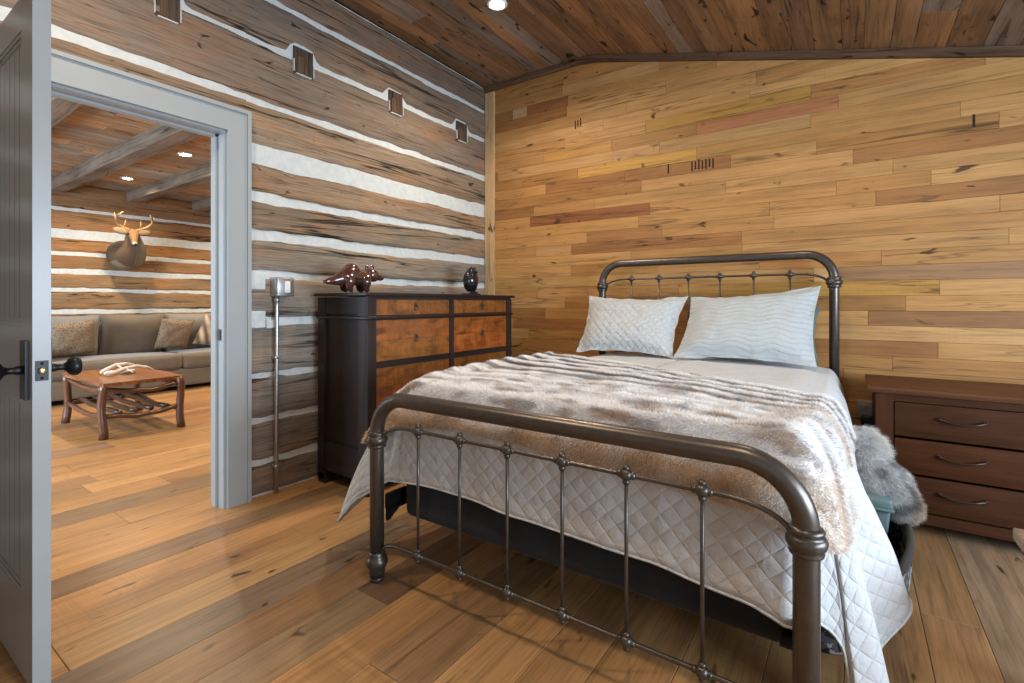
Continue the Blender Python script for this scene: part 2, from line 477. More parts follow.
# back wall boards (face y=0, looking to -y)
BP = [(6, (.49, .250, .083)), (5, (.53, .280, .100)), (2.5, (.44, .215, .070)), (1.2, (.36, .165, .058)), (1.5, (.54, .30, .120)), (.3, (.54, .285, .070))]
CEIL0, XK, SL = 3.13, 1.05, -.267
def ceil_z(x): return CEIL0 if x < XK else CEIL0 + SL * (x - XK)
mb = MB(); z0 = .0; pitch = .0895
rows = [z0 + pitch * k for k in range(36)]
DARK = (.30, .115, .045); MID = (.36, .16, .055)
def row_of(z): return int(z / pitch)
spec = {row_of(1.85): [(.485, 1.56, DARK)], row_of(1.57): [(.89, 2.2, MID)],
        row_of(1.30): [(.0, 2.62, (.52, .30, .11)), (2.62, 2.75, (.58, .36, .15)), (2.75, 4.0, (.33, .18, .085))],
        row_of(2.74): [(.1, .85, (.34, .15, .05))], row_of(2.83): [(.1, .3, (.36, .17, .06)), (.3, .45, (.5, .33, .16)), (.45, .86, (.30, .13, .045))],
        row_of(2.20): [(.95, 1.9, (.56, .30, .075))], row_of(2.38): [(.62, 1.25, (.55, .29, .085)), (1.9, 2.75, (.46, .19, .08))],
        row_of(1.02): [(2.9, 4.0, (.33, .16, .065))]}
run_planks(mb, lambda u, v, h: (u, -h, v), 0.0, XR, rows, BP, .45, 1.5, .0004, spec)
mb.f = [f for f in mb.f]
# trim the boards to the ceiling line
mb.box((XR / 2, .06, 1.6), (XR + .2, .10, 3.4), (.03, .02, .015), 1)
# two inked grade stamps on the boards
for (sx, sz, n, w) in ((1.87, 2.105, 7, .018), (1.70, 2.115, 1, .02), (3.37, 2.12, 1, .02), (.93, 2.60, 3, .018)):
    for k in range(n):
        mb.box((sx + k * .024, -.0006, sz + .004 * (k % 3)), (w * .55, .001, .07 - .012 * (k % 2)), (.06, .025, .012), 1)
wb = struct('wall_back', mb, [M['board'], M['gap']])
bm = bmesh.new(); bm.from_mesh(wb.data)
for co, no in (((XK, 0, CEIL0 + .01), (-SL, 0, 1)), ((0, 0, CEIL0 + .01), (0, 0, 1))):
    bmesh.ops.bisect_plane(bm, geom=bm.verts[:] + bm.edges[:] + bm.faces[:], plane_co=co, plane_no=Vector(no).normalized(), clear_outer=True)
bm.to_mesh(wb.data); bm.free()

# ------------------------------------------------------------------ log walls
def chinks(scale=1.0):
    return [(.195, .026), (.44, .026), (.70, .020), (1.012, .036), (1.282, .034), (1.512, .054), (1.735, .040), (1.980, .105), (2.288, .022), (2.64, .016), (2.908, .020)]
LOGC = [tuple(x * 1.48 for x in c) for c in [(.14, .112, .088), (.145, .12, .10), (.15, .13, .112), (.16, .14, .12), (.165, .145, .122), (.17, .148, .12), (.175, .138, .10), (.18, .135, .093), (.185, .14, .10), (.155, .122, .095), (.145, .112, .086), (.13, .095, .07)]]
def log_wall(xf, sg, segs, zmax, notch=(), seed=0, tint=(1, 1, 1), patches=()):
    """hewn logs with mortar between; face at x=xf looking along sg; segs: list of (y0,y1,zlow)"""
    mb = MB(); ch = chinks(); zs = [0.0]
    bands = []; lo = 0.0
    for z, th in ch + [(zmax + .02, .04)]:
        bands.append((lo, z - th / 2)); lo = z + th / 2
        if lo > zmax: break
    for (y0, y1, zl) in segs:
        ny = max(2, int((y1 - y0) / .03)); 
        for bi, (a, b) in enumerate(bands):
            if b < zl + .01: continue
            aa = max(a, zl); c0 = LOGC[min(bi, len(LOGC) - 1)]
            c0 = tuple(c0[k] * tint[k] for k in range(3))
            nzr = 11; P = []; UV = []; CC = []
            cell = (bi * 7.31 + seed * 1.7) % 40
            for i in range(ny + 1):
                y = lerp(y0, y1, i / ny)
                top = b + .010 * nz(y * 2.3, bi * 3.7 + seed, 1) + .006 * nz(y * 11, bi, 4 + seed)
                bot = (aa + .010 * nz(y * 2.1, bi * 5.1 + seed, 7) + .006 * nz(y * 12, bi, 9)) if aa > zl + .001 or zl == 0 else aa
                if bi == len(bands) - 1: top = zmax
                for (ny0, ny1) in notch:          # mortar climbs over each notch
                    mid = (ny0 + ny1) / 2; w = (ny1 - ny0) / 2
                    q = 1 - sstep(w * 1.0, w * 1.75, abs(y - mid))
                    if abs(b - 2.632) < .02: top += .0
                    if abs(aa - 2.648) < .02: bot += q * .072
                row = []; ur = []; cr = []
                for j in range(nzr + 1):
                    t = j / nzr; z = lerp(bot, top, t)
                    e = min(t, 1 - t) * (top - bot)
                    rd = -.016 * max(0, 1 - e / .014) ** 2
                    d = rd + .007 * nz(y * 1.3, z * 5, bi * 2 + seed) + .005 * nz(y * 5, z * 22, seed + 3) + .003 * nz(y * 14, z * 40, 5)
                    row.append((xf + sg * (d - .004), y, z)); ur.append((y + cell, z + cell * .37))
                    k = 1 + .22 * nz(y * .8, z * 3, 20 + bi) + .12 * nz(y * 3, z * 9, 31)
                    w = .5 + .5 * nz(y * .6, z * 2.5, 44 + bi)
                    cr.append((c0[0] * k * lerp(.95, 1.10, w), c0[1] * k, c0[2] * k * lerp(1.08, .88, w)))
                P.append(row); UV.append(ur); CC.append(cr)
            mb.grid(P, UV, CC, 0, True, flip=(sg < 0))
        # mortar sheet
        P = []; 
        for i in range(ny + 1):
            y = lerp(y0, y1, i / ny); nzz = int((zmax - zl) / .02)
            P.append([(xf + sg * (-.014 + .004 * nz(y * 7, k * .02 * 9, 3 + seed)), y, lerp(zl, zmax, k / nzz)) for k in range(nzz + 1)])
        mb.grid(P, None, None, 1, True, flip=(sg < 0))
        mb.box((xf - sg * .077, (y0 + y1) / 2, (zl + zmax) / 2), (.075, y1 - y0, zmax - zl), (.10, .08, .06), 0)
    for (ny0, ny1) in notch:                       # sawn joist ends set in the wall
        mid = (ny0 + ny1) / 2
        mb.box((xf - sg * .008, mid, 2.622), (.016, ny1 - ny0, .165), (.085, .062, .048), 0, None, 2)
        mb.box((xf - sg * .0065, mid - .01, 2.600), (.016, (ny1 - ny0) * .45, .10), (.13, .085, .058), 0, None, 2)
        for s2 in (-1, 1):
            mb.box((xf + sg * -.0015, mid + s2 * ((ny1 - ny0) / 2 + .002), 2.585), (.016, .005, .075), (1, 1, 1), 1)
        mb.box((xf + sg * -.0015, mid, 2.538), (.017, (ny1 - ny0) * .8, .006), (1, 1, 1), 1)
    for (y, z, dy, dz) in patches:
        mb.rbox((xf - sg * .004, y, z), (.02, dy, dz), .006, 3, 2, (1, 1, 1), 1)
    return mb
DY0, DY1, DZ = -3.235, -2.352, 2.048     # door opening (jamb faces, head)
notches = [(-2.668, -2.558), (-1.935, -1.805), (-1.178, -1.048), (-.419, -.284)]
mb = log_wall(0.0, 1, [(YB, DY0 - .12, 0.0), (DY0 - .12, DY1 + .13, DZ + .11), (DY1 + .13, 0.0, 0.0)], 3.13, notches, 0, (1, 1, 1),
              [(-2.165, 1.250, .10, .105), (-2.168, 1.025, .108, .10), (-2.085, .995, .05, .05)])
struct('wall_left', mb, [M['log'], M['chink']])
# living room far wall
mb = log_wall(XL, 1, [(YL0, YL1, 0.0)], 2.64, (), 13, (1.15, .86, .58))
struct('wall_far', mb, [M['log'], M['chink']])
# living room side walls, bedroom right and rear walls
mb = MB(); mb.box(((XL + -.2) / 2, YL1 + .05, 1.35), (5.3, .1, 2.8), (.4, .3, .2)); struct('wall_north', mb, M['plaster'])
mb = MB()
for (x0, x1, z0, z1) in ((XL - .1, -4.2, 0, 2.8), (-1.2, -.2, 0, 2.8), (-4.2, -1.2, 0, .55), (-4.2, -1.2, 2.15, 2.8)):
    mb.box(((x0 + x1) / 2, YL0 - .05, (z0 + z1) / 2), (x1 - x0, .1, z1 - z0))
struct('wall_south', mb, M['plaster'])
mb = MB()
for (y0, y1, z0, z1) in ((YB, -3.75, 0, 3.3), (-1.35, .1, 0, 3.3), (-3.75, -1.35, 0, .70), (-3.75, -1.35, 1.8, 3.3)):
    mb.box((XR + .06, (y0 + y1) / 2, (z0 + z1) / 2), (.12, y1 - y0, z1 - z0))
struct('wall_right', mb, M['plaster'])
mb = MB()
mb.box((XR / 2, YB - .06, 1.65), (XR + .2, .12, 3.3))
struct('wall_rear', mb, M['plaster'])
# ------------------------------------------------------------------ ceilings
CP = [(w, tuple(x * .84 for x in c)) for w, c in ((3, (.30, .165, .085)), (3, (.36, .205, .105)), (2, (.26, .15, .085)), (1, (.26, .20, .155)), (3, (.42, .22, .10)), (.6, (.34, .26, .20)))]
mb = MB()
vs = [0.0]
while vs[-1] < XR + .3: vs.append(vs[-1] + RND.uniform(.10, .16))
def cpos(u, v, h):
    if v < XK: return (v, u, CEIL0 - h)
    return (XK + (v - XK) * .966, u, CEIL0 + SL * (v - XK) * .966 - h)
k = min(range(len(vs)), key=lambda i: abs(vs[i] - XK)); vs[k] = XK
run_planks(mb, cpos, YB, 0.05, vs, CP, 1.5, 3.6, .0010)
mb.grid([[(x, y, ceil_z(x) + .012) for y in (YB - .1, .15)] for x in (-.2, XK, XR + .2)], None, [[(.03, .02, .015)] * 2] * 3, 1, False)
mb.grid([[(x, y, ceil_z(x) + .15) for y in (YB - .1, .15)] for x in (-.2, XK, XR + .2)], None, [[(.03, .02, .015)] * 2] * 3, 1, False)
struct('ceiling', mb, [M['ceil'], M['gap']])
LC = 2.62
mb = MB(); vs = [XL - .1]
while vs[-1] < -.2: vs.append(vs[-1] + RND.uniform(.16, .24))
LP = [(3, (.44, .27, .15)), (2, (.36, .24, .15)), (2, (.34, .28, .22)), (2, (.50, .31, .17)), (1, (.45, .38, .31))]
run_planks(mb, lambda u, v, h: (v, u, LC - h), YL0, YL1, vs, LP, 1.5, 3.6, .0012)
mb.box(((XL - .3) / 2, -1.85, LC + .05), (5.3, 7.2, .08), (.03, .02, .015), 1)
struct('ceiling', mb, [M['ceil'], M['gap']])
# trim between back wall and ceiling, corner board
mb = MB()
ring = lambda x, z: [(x, -.045, z), (x, -.002, z), (x, -.002, z - .044), (x, -.022, z - .044), (x, -.045, z - .024)]
mb.loft([ring(.0, CEIL0 - .002), ring(XK - .08, CEIL0 - .002), ring(XK + .08, ceil_z(XK + .08) - .004), ring(XR, ceil_z(XR) - .002)], True, True, (.13, .072, .042), 0, False)
struct('trim_1', mb, M['ceil'])
mb = MB(); mb.box((.05, -.012, 1.54), (.098, .022, 3.07), (.66, .45, .24)); struct('trim_2', mb, M['board'])

# ------------------------------------------------------------------ door casing and door
mb = MB(); xt = .024
def casing(y0, y1, z0, z1, vert):
    mb.box((xt / 2, (y0 + y1) / 2, (z0 + z1) / 2), (xt, y1 - y0, z1 - z0))
W = .128
casing(DY1 + .012, DY1 + .012 + W, 0, DZ + .012 + W, 1)
casing(DY0 - .012 - W, DY0 - .012, 0, DZ + .012 + W, 1)
casing(DY0 - .012, DY1 + .012, DZ + .012, DZ + .012 + W, 0)
# outer back band and inner bead
for (y, z0, z1) in ((DY1 + .012 + W - .010, 0, DZ + .002 + W), (DY0 - .012 - W + .010, 0, DZ + .002 + W)):
    mb.box((.016, y, (z0 + z1) / 2), (.036, .020, z1 - z0))
mb.box((.016, (DY0 + DY1) / 2, DZ + .012 + W), (.036, DY1 - DY0 + 2 * W + .024, .020))
for (y, s2) in ((DY1 + .018, 1), (DY0 - .018, -1)):
    mb.box((.016, y, DZ / 2), (.030, .010, DZ + .02))
mb.box((.016, (DY0 + DY1) / 2, DZ + .018), (.030, DY1 - DY0 + .03, .010))
struct('trim_3', mb, M['paint'])
mb = MB()
for y in (DY0 - .012, DY1 + .012):
    mb.box((-.052, y, DZ / 2), (.124, .024, DZ + .0))
mb.box((-.052, (DY0 + DY1) / 2, DZ + .012), (.124, DY1 - DY0 + .048, .024))
for y in (DY0 + .006, DY1 - .006):
    mb.box((-.075, y, DZ / 2), (.040, .013, DZ))
mb.box((-.075, (DY0 + DY1) / 2, DZ - .006), (.040, DY1 - DY0, .013))
fr = struct('trim_4', mb, M['paint'])
mb = MB(); mb.box((-.028, DY1 - .0012, .945), (.030, .003, .062))
mb.box((-.028, DY1 - .003, .945), (.018, .003, .030))
mb.build('strike_plate', M['black_metal'], fr)
# threshold side of casing in the living room
mb = MB()
casing2 = ((DY1 + .07, 1.06, .14, 2.19), (DY0 - .07, 1.06, .14, 2.19))
for y, z, dy, dz in casing2: mb.box((-.124, y, z + .035), (.02, dy, dz))
struct('trim_5', mb, M['paint'])

# door leaf, hinged on the south jamb, opened a little past square
HX, HY = .030, -3.268
dl = math.hypot(.90 - HX, -3.264 - HY); da = math.atan2(-3.264 - HY, .90 - HX)
Rz = Matrix.Rotation(da, 4, 'Z').to_3x3()
def dp(a, b, z): return Vector((HX, HY, 0)) + Rz @ Vector((a, b, z))       # a along leaf, b thickness (b<0 faces camera)
TH = .040; DT = 2.035; DB = .012
mb = MB()
def dbox(mbx, a0, a1, b0, b1, z0, z1, mi=0):
    mbx.box(dp((a0 + a1) / 2, (b0 + b1) / 2, (z0 + z1) / 2), (a1 - a0, b1 - b0, z1 - z0), (1, 1, 1), mi, Rz)
ST = .125
dbox(mb, 0, ST, -TH / 2, TH / 2, DB, DT); dbox(mb, dl - ST, dl, -TH / 2, TH / 2, DB, DT)
for z0, z1 in ((DB, .25), (.84, 1.05), (1.935, DT)): dbox(mb, ST, dl - ST, -TH / 2, TH / 2, z0, z1)
leaf = mb.build('door_1', M['door'], None, kind='structure')
for (z0, z1) in ((.25, .84), (1.05, 1.935)):
    mb = MB()
    n = 10; w = (dl - 2 * ST) / n
    for k in range(n): dbox(mb, ST + k * w + .0025, ST + (k + 1) * w - .0025, -.011, .011, z0 + .0, z1)
    dbox(mb, ST, dl - ST, -.008, .008, z0, z1)
    for sgn in (-1, 1):
        for q in range(2):
            o1 = .012 * (q + 1); b = sgn * (.0175 - .004 * q)
            for (a0, a1, y0, y1) in ((ST, ST + o1, z0, z1), (dl - ST - o1, dl - ST, z0, z1), (ST, dl - ST, z0, z0 + o1), (ST, dl - ST, z1 - o1, z1)):
                dbox(mb, a0, a1, min(0, b), max(0, b), y0, y1)
    mb.build('panel', M['door'], leaf)
KZ = .925; ka = dl - .062
for sgn in (-1, 1):
    mb = MB()
    dbox(mb, ka - .030, ka + .030, sgn * TH / 2 if sgn > 0 else -TH / 2 - .009, TH / 2 + .009 if sgn > 0 else -TH / 2, KZ - .085, KZ + .085)
    prof = [(.012, 0), (.013, .012), (.010, .020), (.0095, .032), (.014, .040), (.024, .046), (.029, .056), (.029, .066), (.024, .073), (.012, .076), (.001, .077)]
    rings = []
    for r, h in prof:
        rings.append([dp(ka + r * math.cos(2 * PI * k / 20), sgn * (TH / 2 + .008 + h), KZ + r * math.sin(2 * PI * k / 20)) for k in range(20)])
    mb.loft(rings)
    mb.build('door_knob', M['black_metal'], leaf)
mb = MB(); dbox(mb, dl, dl + .0015, -.0145, .0145, KZ - .029, KZ + .029)
for dz in (-.021, .021): mb.ball(dp(dl + .0015, 0, KZ + dz), .004, 8, 5)
pl = mb.build('latch_plate', M['black_metal'], leaf)
mb = MB(); mb.rbox(dp(dl + .005, 0, KZ), (.012, .015, .018), .004, 2, 2, (1, 1, 1), 0, Rz); mb.build('latch_bolt', M['brass'], pl, label='brass latch bolt')
for z in (.25, 1.02, 1.80):
    mb = MB(); mb.lathe([(.006, -.05), (.007, -.048), (.007, .048), (.006, .05)], dp(-.012, TH / 2 - .005, z), 'z', 10)
    mb.build('hinge', M['black_metal'], leaf)

# ------------------------------------------------------------------ wall fittings
def recessed_light(x, y, z, label, tilt=0.0, group='recessed ceiling lights'):
    Mt = Matrix.Rotation(tilt, 3, 'Y')
    t = thing('recessed_light', (x, y, z), label, 'ceiling light', group)
    prof = [(.048, .006), (.050, -.004), (.056, -.007), (.066, -.006), (.070, -.001), (.070, .002)]
    mb = MB(); mb.loft([[Vector((x, y, z)) + Mt @ V(r * math.cos(2 * PI * k / 24), r * math.sin(2 * PI * k / 24), h) for k in range(24)] for r, h in prof], True, False)
    mb.build('trim_ring', M['white_plastic'], t)
    mb = MB(); mb.loft([[Vector((x, y, z)) + Mt @ V(r * math.cos(2 * PI * k / 24), r * math.sin(2 * PI * k / 24), h) for k in range(24)] for r, h in ((.002, -.003), (.03, -.002), (.049, .002))], True, True)
    mb.build('lens', M['lens'], t)
    return t
tl = math.atan(-SL)
recessed_light(.86, -1.00, CEIL0 - .005, 'round recessed light in the bedroom plank ceiling, near the back wall')
recessed_light(-2.70, -1.457, LC - .005, 'recessed light in the living room ceiling, nearer the doorway')
recessed_light(-4.33, -1.429, LC - .005, 'recessed light in the living room ceiling, nearer the deer head')

# light switch box on conduit
t = thing('light_switch', (.0, -2.03, 0), 'grey metal switch box with steel conduit running down the log wall', 'light switch')
mb = MB(); mb.rbox((.034, -2.030, 1.215), (.064, .108, .112), .006, 2, 2); mb.build('switch_box', M['steel'], t)
mb = MB(); mb.rbox((.069, -2.030, 1.215), (.008, .104, .108), .004, 2, 2)
for dy in (-.038, .038):
    for dz in (-.04, .04): mb.ball((.0735, -2.03 + dy, 1.215 + dz), .004, 8, 5)
mb.build('cover_plate', M['steel'], t)
mb = MB(); mb.rbox((.075, -2.022, 1.215), (.008, .034, .068), .003, 2, 2)
mb.rbox((.079, -2.022, 1.216), (.006, .022, .046), .003, 2, 2); mb.build('rocker', M['white_plastic'], t, label='white rocker switch')
mb = MB(); mb.tube([(.030, -2.062, 1.165), (.030, -2.062, 1.10), (.030, -2.064, .6), (.032, -2.066, .0)], .0115, 14); mb.build('conduit', M['steel'], t)
mb = MB(); mb.lathe([(.012, 0), (.017, 0), (.017, .02), (.014, .022), (.014, .034), (.012, .034)], (.030, -2.062, 1.125), 'z', 14); mb.build('connector', M['steel'], t)
for z in (.80, .16):
    mb = MB(); mb.rbox((.020, -2.064, z), (.045, .030, .018), .004, 2, 2); mb.box((.006, -2.04, z), (.012, .030, .018)); mb.build('strap', M['steel'], t)

# wall outlet and adapter by the low dresser
t = thing('wall_outlet', (2.905, 0, .45), 'grey outlet plate on the plank wall beside the brown dresser', 'outlet')
mb = MB(); mb.rbox((2.885, -.003, .47), (.072, .008, .118), .003, 2, 2); mb.build('plate', M['grey_plastic'], t)
for dz in (-.021, .021):
    mb = MB(); mb.rbox((2.885, -.008, .47 + dz), (.032, .004, .028), .0018, 2, 2)
    for dx in (-.006, .006): mb.box((2.885 + dx, -.0105, .473 + dz), (.002, .002, .009), (0, 0, 0))
    mb.build('receptacle', M['grey_plastic'], t)
t = thing('plug_adapter', (2.885, -.03, .40), 'black plug adapter with a cord in the outlet by the bed', 'adapter')
mb = MB(); mb.rbox((2.893, -.039, .412), (.055, .050, .072), .006, 2, 2); mb.build('body', M['black_plastic'], t)
mb = MB(); mb.tube([(2.868, -.04, .425), (2.80, -.03, .425), (2.72, -.02, .40), (2.68, -.03, .2), (2.67, -.04, .01)], .003, 8); mb.build('cord', M['black_plastic'], t)

# ------------------------------------------------------------------ iron bed
FY, HYb = -2.334, -.15
PXL, PXR = 1.240, 2.733
bed = thing('bed', (1.987, -1.25, 0), 'dark pewter metal bed frame with rounded bent-pipe head and foot rails', 'bed')
def bent(x0, x1, y, zb, zt, r, R):
    p = [(x0, y, zb), (x0, y, zt - R - .02)]
    for k in range(0, 13):
        a = PI - k / 12 * PI / 2; p.append((x0 + R + R * math.cos(a), y, zt - R + R * math.sin(a)))
    for k in range(1, 8): p.append((lerp(x0 + R, x1 - R, k / 8), y, zt))
    for k in range(0, 13):
        a = PI / 2 - k / 12 * PI / 2; p.append((x1 - R + R * math.cos(a), y, zt - R + R * math.sin(a)))
    p += [(x1, y, zt - R - .02), (x1, y, zb)]
    mb = MB(); mb.tube(p, r, 20); return mb
def rod(x0, x1, y, zend, zt, R, r=.0068):
    p = []
    for k in range(0, 9):
        a = PI - k / 8 * PI / 2; p.append((x0 + R + R * math.cos(a), y, zend + (zt - zend) * math.sin(a)))
    for k in range(1, 8): p.append((lerp(x0 + R, x1 - R, k / 8), y, zt))
    for k in range(0, 9):
        a = PI / 2 - k / 8 * PI / 2; p.append((x1 - R + R * math.cos(a), y, zend + (zt - zend) * math.sin(a)))
    mb = MB(); mb.tube(p, r, 10); return mb
COLL = [(.030, -.034), (.036, -.030), (.0375, -.024), (.034, -.019), (.040, -.014), (.044, -.004), (.044, .004), (.040, .012), (.034, .016), (.038, .020), (.038, .027), (.034, .032), (.029, .034)]
FEET = [(.024, 0), (.029, .004), (.029, .016), (.025, .022), (.027, .030), (.033, .036), (.030, .046), (.037, .056), (.043, .070), (.044, .082), (.040, .094), (.032, .102), (.034, .108), (.030, .114), (.0285, .118)]
XS = [1.987 + (k - 2.5) * .2058 for k in range(6)]
def knot(x, y, z, s=1.0):
    mb = MB(); q = .0185 * s
    mb.ball((x, y, z), (q, q * .95, q * .92), 14, 9)
    for ax in ('x', 'z'):
        mb.lathe([(.0075 * s, -q * 1.4), (.010 * s, -q * 1.15), (.0105 * s, -q * .95), (.009 * s, -q * .8), (.009 * s, q * .8), (.0105 * s, q * .95), (.010 * s, q * 1.15), (.0075 * s, q * 1.4)], (x, y, z), ax, 10)
    return mb
for (nm, y, zt, R, zr, zre, zb, zbe, r) in (('footboard', FY, .742, .150, .635, .572, .166, .118, .0285), ('headboard', HYb, 1.416, .150, 1.298, 1.238, .52, .47, .0265)):
    fb = bent(PXL, PXR, y, .01, zt, r, R).build(nm + '_pipe', M['bed_metal'], bed)
    rod(PXL + .03, PXR - .03, y, zre, zr, .155).build('rail_rod', M['bed_metal'], bed)
    rod(PXL + .03, PXR - .03, y, zbe, zb, .10).build('rail_rod', M['bed_metal'], bed)
    for px in (PXL, PXR):
        mb = MB(); mb.lathe(COLL, (px, y, zt - R - .022), 'z', 24); mb.build('post_collar', M['knot_metal'], bed)
        mb = MB(); mb.lathe(FEET, (px, y, 0), 'z', 24); mb.build('post_foot', M['knot_metal'], bed)
        if nm == 'headboard':
            mb = MB(); mb.lathe([(.026, -.016), (.032, -.012), (.034, 0), (.032, .012), (.026, .016)], (px, y, .60), 'z', 20); mb.build('post_collar', M['knot_metal'], bed)
    for x in XS:
        mb = MB(); mb.tube([(x, y, zb), (x, y, lerp(zb, zr, .5)), (x, y, zr)], .0056, 10); mb.build('spindle', M['bed_metal'], bed)
        knot(x, y, zr, 1.05).build('rosette', M['knot_metal'], bed)
        knot(x, y, zb, 1.0).build('rosette', M['knot_metal'], bed)
for px in (PXL + .022, PXR - .022):
    mb = MB(); mb.box((px, (FY + HYb) / 2, .315), (.006, HYb - FY - .05, .055)); mb.box((px + (.018 if px < 2 else -.018), (FY + HYb) / 2, .29), (.036, HYb - FY - .05, .005))
    for (yy, s2) in ((FY + .03, 1), (HYb - .03, -1)):
        pr = [(yy, .345), (yy, .235), (yy + s2 * .012, .235), (yy + s2 * .10, .288), (yy + s2 * .10, .345)]
        if s2 < 0: pr.reverse()
        mb.loft([[(px - .004, a, b) for a, b in pr], [(px + .004, a, b) for a, b in pr]], True, True, smooth=False)
    mb.build('side_rail', M['black_metal'], bed)
# black fabric box spring
mb = MB(); mb.rbox((1.995, -1.215, .345), (1.40, 2.06, .21), .035, 10, 3, fn=lambda p: p + V(0, 0, -.03 * sstep(.3, .7, p.x) * 0)); bx = mb.build('box_spring', M['black_fabric'], bed, label='black fabric covered box spring')
for (x, y) in ((1.45, -1.75), (2.5, -1.75), (1.45, -.35), (2.5, -.35), (1.99, -1.2)):
    mb = MB(); mb.lathe([(.02, 0), (.022, .004), (.018, .01), (.016, .2), (.016, .25)], (x, y, 0), 'z', 12); mb.build('support_leg', M['black_metal'], bed)
mb = MB(); mb.rbox((1.99, -1.20, .59), (1.43, 2.02, .27), .07, 8, 3); mb.build('mattress', M['mattress'], bed)

# ------------------------------------------------------------------ draped covers
def cat(ps, t):
    n = len(ps) - 1; i = min(int(t), n - 1); f = t - i
    p0, p1, p2, p3 = ps[max(i - 1, 0)], ps[i], ps[i + 1], ps[min(i + 2, n)]
    out = []
    for k in range(len(p1)):
        m1 = (p2[k] - p0[k]) * .5; m2 = (p3[k] - p1[k]) * .5
        f2, f3 = f * f, f * f * f
        out.append((2 * f3 - 3 * f2 + 1) * p1[k] + (f3 - 2 * f2 + f) * m1 + (-2 * f3 + 3 * f2) * p2[k] + (f3 - f2) * m2)
    return out
def drape(keys, step, mfun, nt, ntop, bulge=.05, fold=None, topz=None):
    """keys: (Tx,Ty,Tz,Hx,Hy,Hz). returns rows of points from the middle of the bed to the hem"""
    st = []
    for i in range(len(keys) - 1):
        a, b = keys[i], keys[i + 1]
        L = max((Vector(a[:3]) - Vector(b[:3])).length, (Vector(a[3:6]) - Vector(b[3:6])).length)
        n = max(2, int(L / step))
        for k in range(n): st.append(i + k / n)
    st.append(len(keys) - 1 - 1e-6)
    rows = []; acc = 0; prev = None; info = []
    for si, s in enumerate(st):
        q = cat(keys, s); T = Vector(q[:3]); H = Vector(q[3:6])
        if prev is not None: acc += max((T - prev[0]).length, (H - prev[1]).length * .8)
        prev = (T, H)
        Mp = mfun(T, s)
        o = Vector((T.x - Mp.x, T.y - Mp.y, 0)).normalized()
        row = []; ii = []
        for k in range(ntop):
            f = k / ntop; p = Mp.lerp(T, f); p.z = topz(p.x, p.y) if topz else p.z
            e = sstep(.86, 1, f); p.z = lerp(p.z, T.z, e)
            row.append(p); ii.append((f, 0))
        D = (H - T); dn = H.z - T.z
        P1 = T + o * bulge + V(0, 0, -.004); P2 = T + Vector((D.x, D.y, 0)) * .55 + V(0, 0, dn * .30) + o * bulge * .6
        L = (P1 - T).length + (P2 - P1).length + (H - P2).length
        for k in range(nt + 1):
            t = k / nt
            p = T * (1 - t) ** 3 + P1 * 3 * t * (1 - t) ** 2 + P2 * 3 * t * t * (1 - t) + H * t ** 3
            if fold: p = p + fold(acc, t, p, o)
            row.append(p); ii.append((1, t))
        rows.append(row); info.append((acc, L, o, ii, s))
    return rows, info

def bedtop(x, y): return .752 + .016 * (1 - ((x - 1.99) / .75) ** 2) + .006 * nz(x * 3, y * 3, 2) + .004 * nz(x * 9, y * 9, 5)
def qM(T, s): return V(1.99 if abs(T.x - 1.99) < .6 and T.y < -2.1 else (2.05 if T.x < 1.99 else 1.93), clamp(T.y, -1.65, -.2), .765)
fz = [(1.456, .401), (1.634, .404), (1.816, .392), (1.978, .385), (2.19, .377), (2.345, .374), (2.483, .359), (2.594, .344), (2.651, .326)]
QY = -2.272
keys = [(1.29, -.22, .735, 1.20, -.22, .42), (1.27, -1.0, .742, 1.15, -1.0, .38), (1.26, -1.6, .742, 1.13, -1.55, .37), (1.26, -1.95, .742, 1.08, -1.86, .35),
        (1.265, -2.10, .742, .99, -2.08, .28), (1.28, -2.17, .742, .884, -2.265, .125), (1.30, -2.195, .742, 1.05, -2.262, .26), (1.32, -2.21, .742, 1.20, -2.250, .37), (1.335, -2.215, .742, 1.243, QY, .385)]
keys += [(x, -2.22, .742, x, QY, z) for x, z in fz]
keys += [(2.665, -2.215, .742, 2.695, QY, .315), (2.685, -2.205, .742, 2.752, -2.21, .315), (2.70, -2.19, .742, 2.800, -2.16, .25), (2.705, -2.175, .742, 2.812, -2.135, .13), (2.708, -2.165, .742, 2.845, -2.145, .06),
         (2.714, -2.15, .742, 2.912, -2.08, .075), (2.718, -2.11, .742, 2.880, -1.965, .14), (2.72, -2.03, .742, 2.955, -1.85, .25), (2.72, -1.8, .742, 2.925, -1.70, .25),
         (2.72, -1.4, .74, 2.865, -1.40, .28), (2.715, -.9, .74, 2.842, -.9, .30), (2.705, -.22, .735, 2.805, -.22, .36)]
def qfold(acc, t, p, o):
    a = sstep(.15, 1, t)
    w = .006 * math.sin(acc * 17) * a + .012 * nz(acc * 6, t * 2, 3) * a + .006 * nz(acc * 15, t * 6, 9) * sstep(0, .3, t)
    if p.y < -2.2 and 1.3 < p.x < 2.7: w *= .35
    return o * w + V(0, 0, .008 * nz(acc * 5, 0, 14) * a)
rows, info = drape(keys, .012, qM, 34, 22, .045, qfold, bedtop)
mb = MB()
quv = []
for r, (acc, L, o, ii, s) in zip(rows, info):
    cum = [0.0] * len(r)
    for k in range(23, len(r)): cum[k] = cum[k - 1] + (r[k] - r[k - 1]).length
    quv.append([((p.x, p.y) if f < 1 else (acc, cum[k])) for k, (p, (f, t)) in enumerate(zip(r, ii))])
nt = 22
mb.grid([r[:nt + 1] for r in rows], [[(p.x, p.y) for p in r[:nt + 1]] for r in rows], None, 1, True, flip=True)
mb.grid([r[nt:] for r in rows], [q[nt:] for q in quv], None, 0, True, flip=True)
q = mb.build('quilt', [M['quilt'], M['quilt_top']])
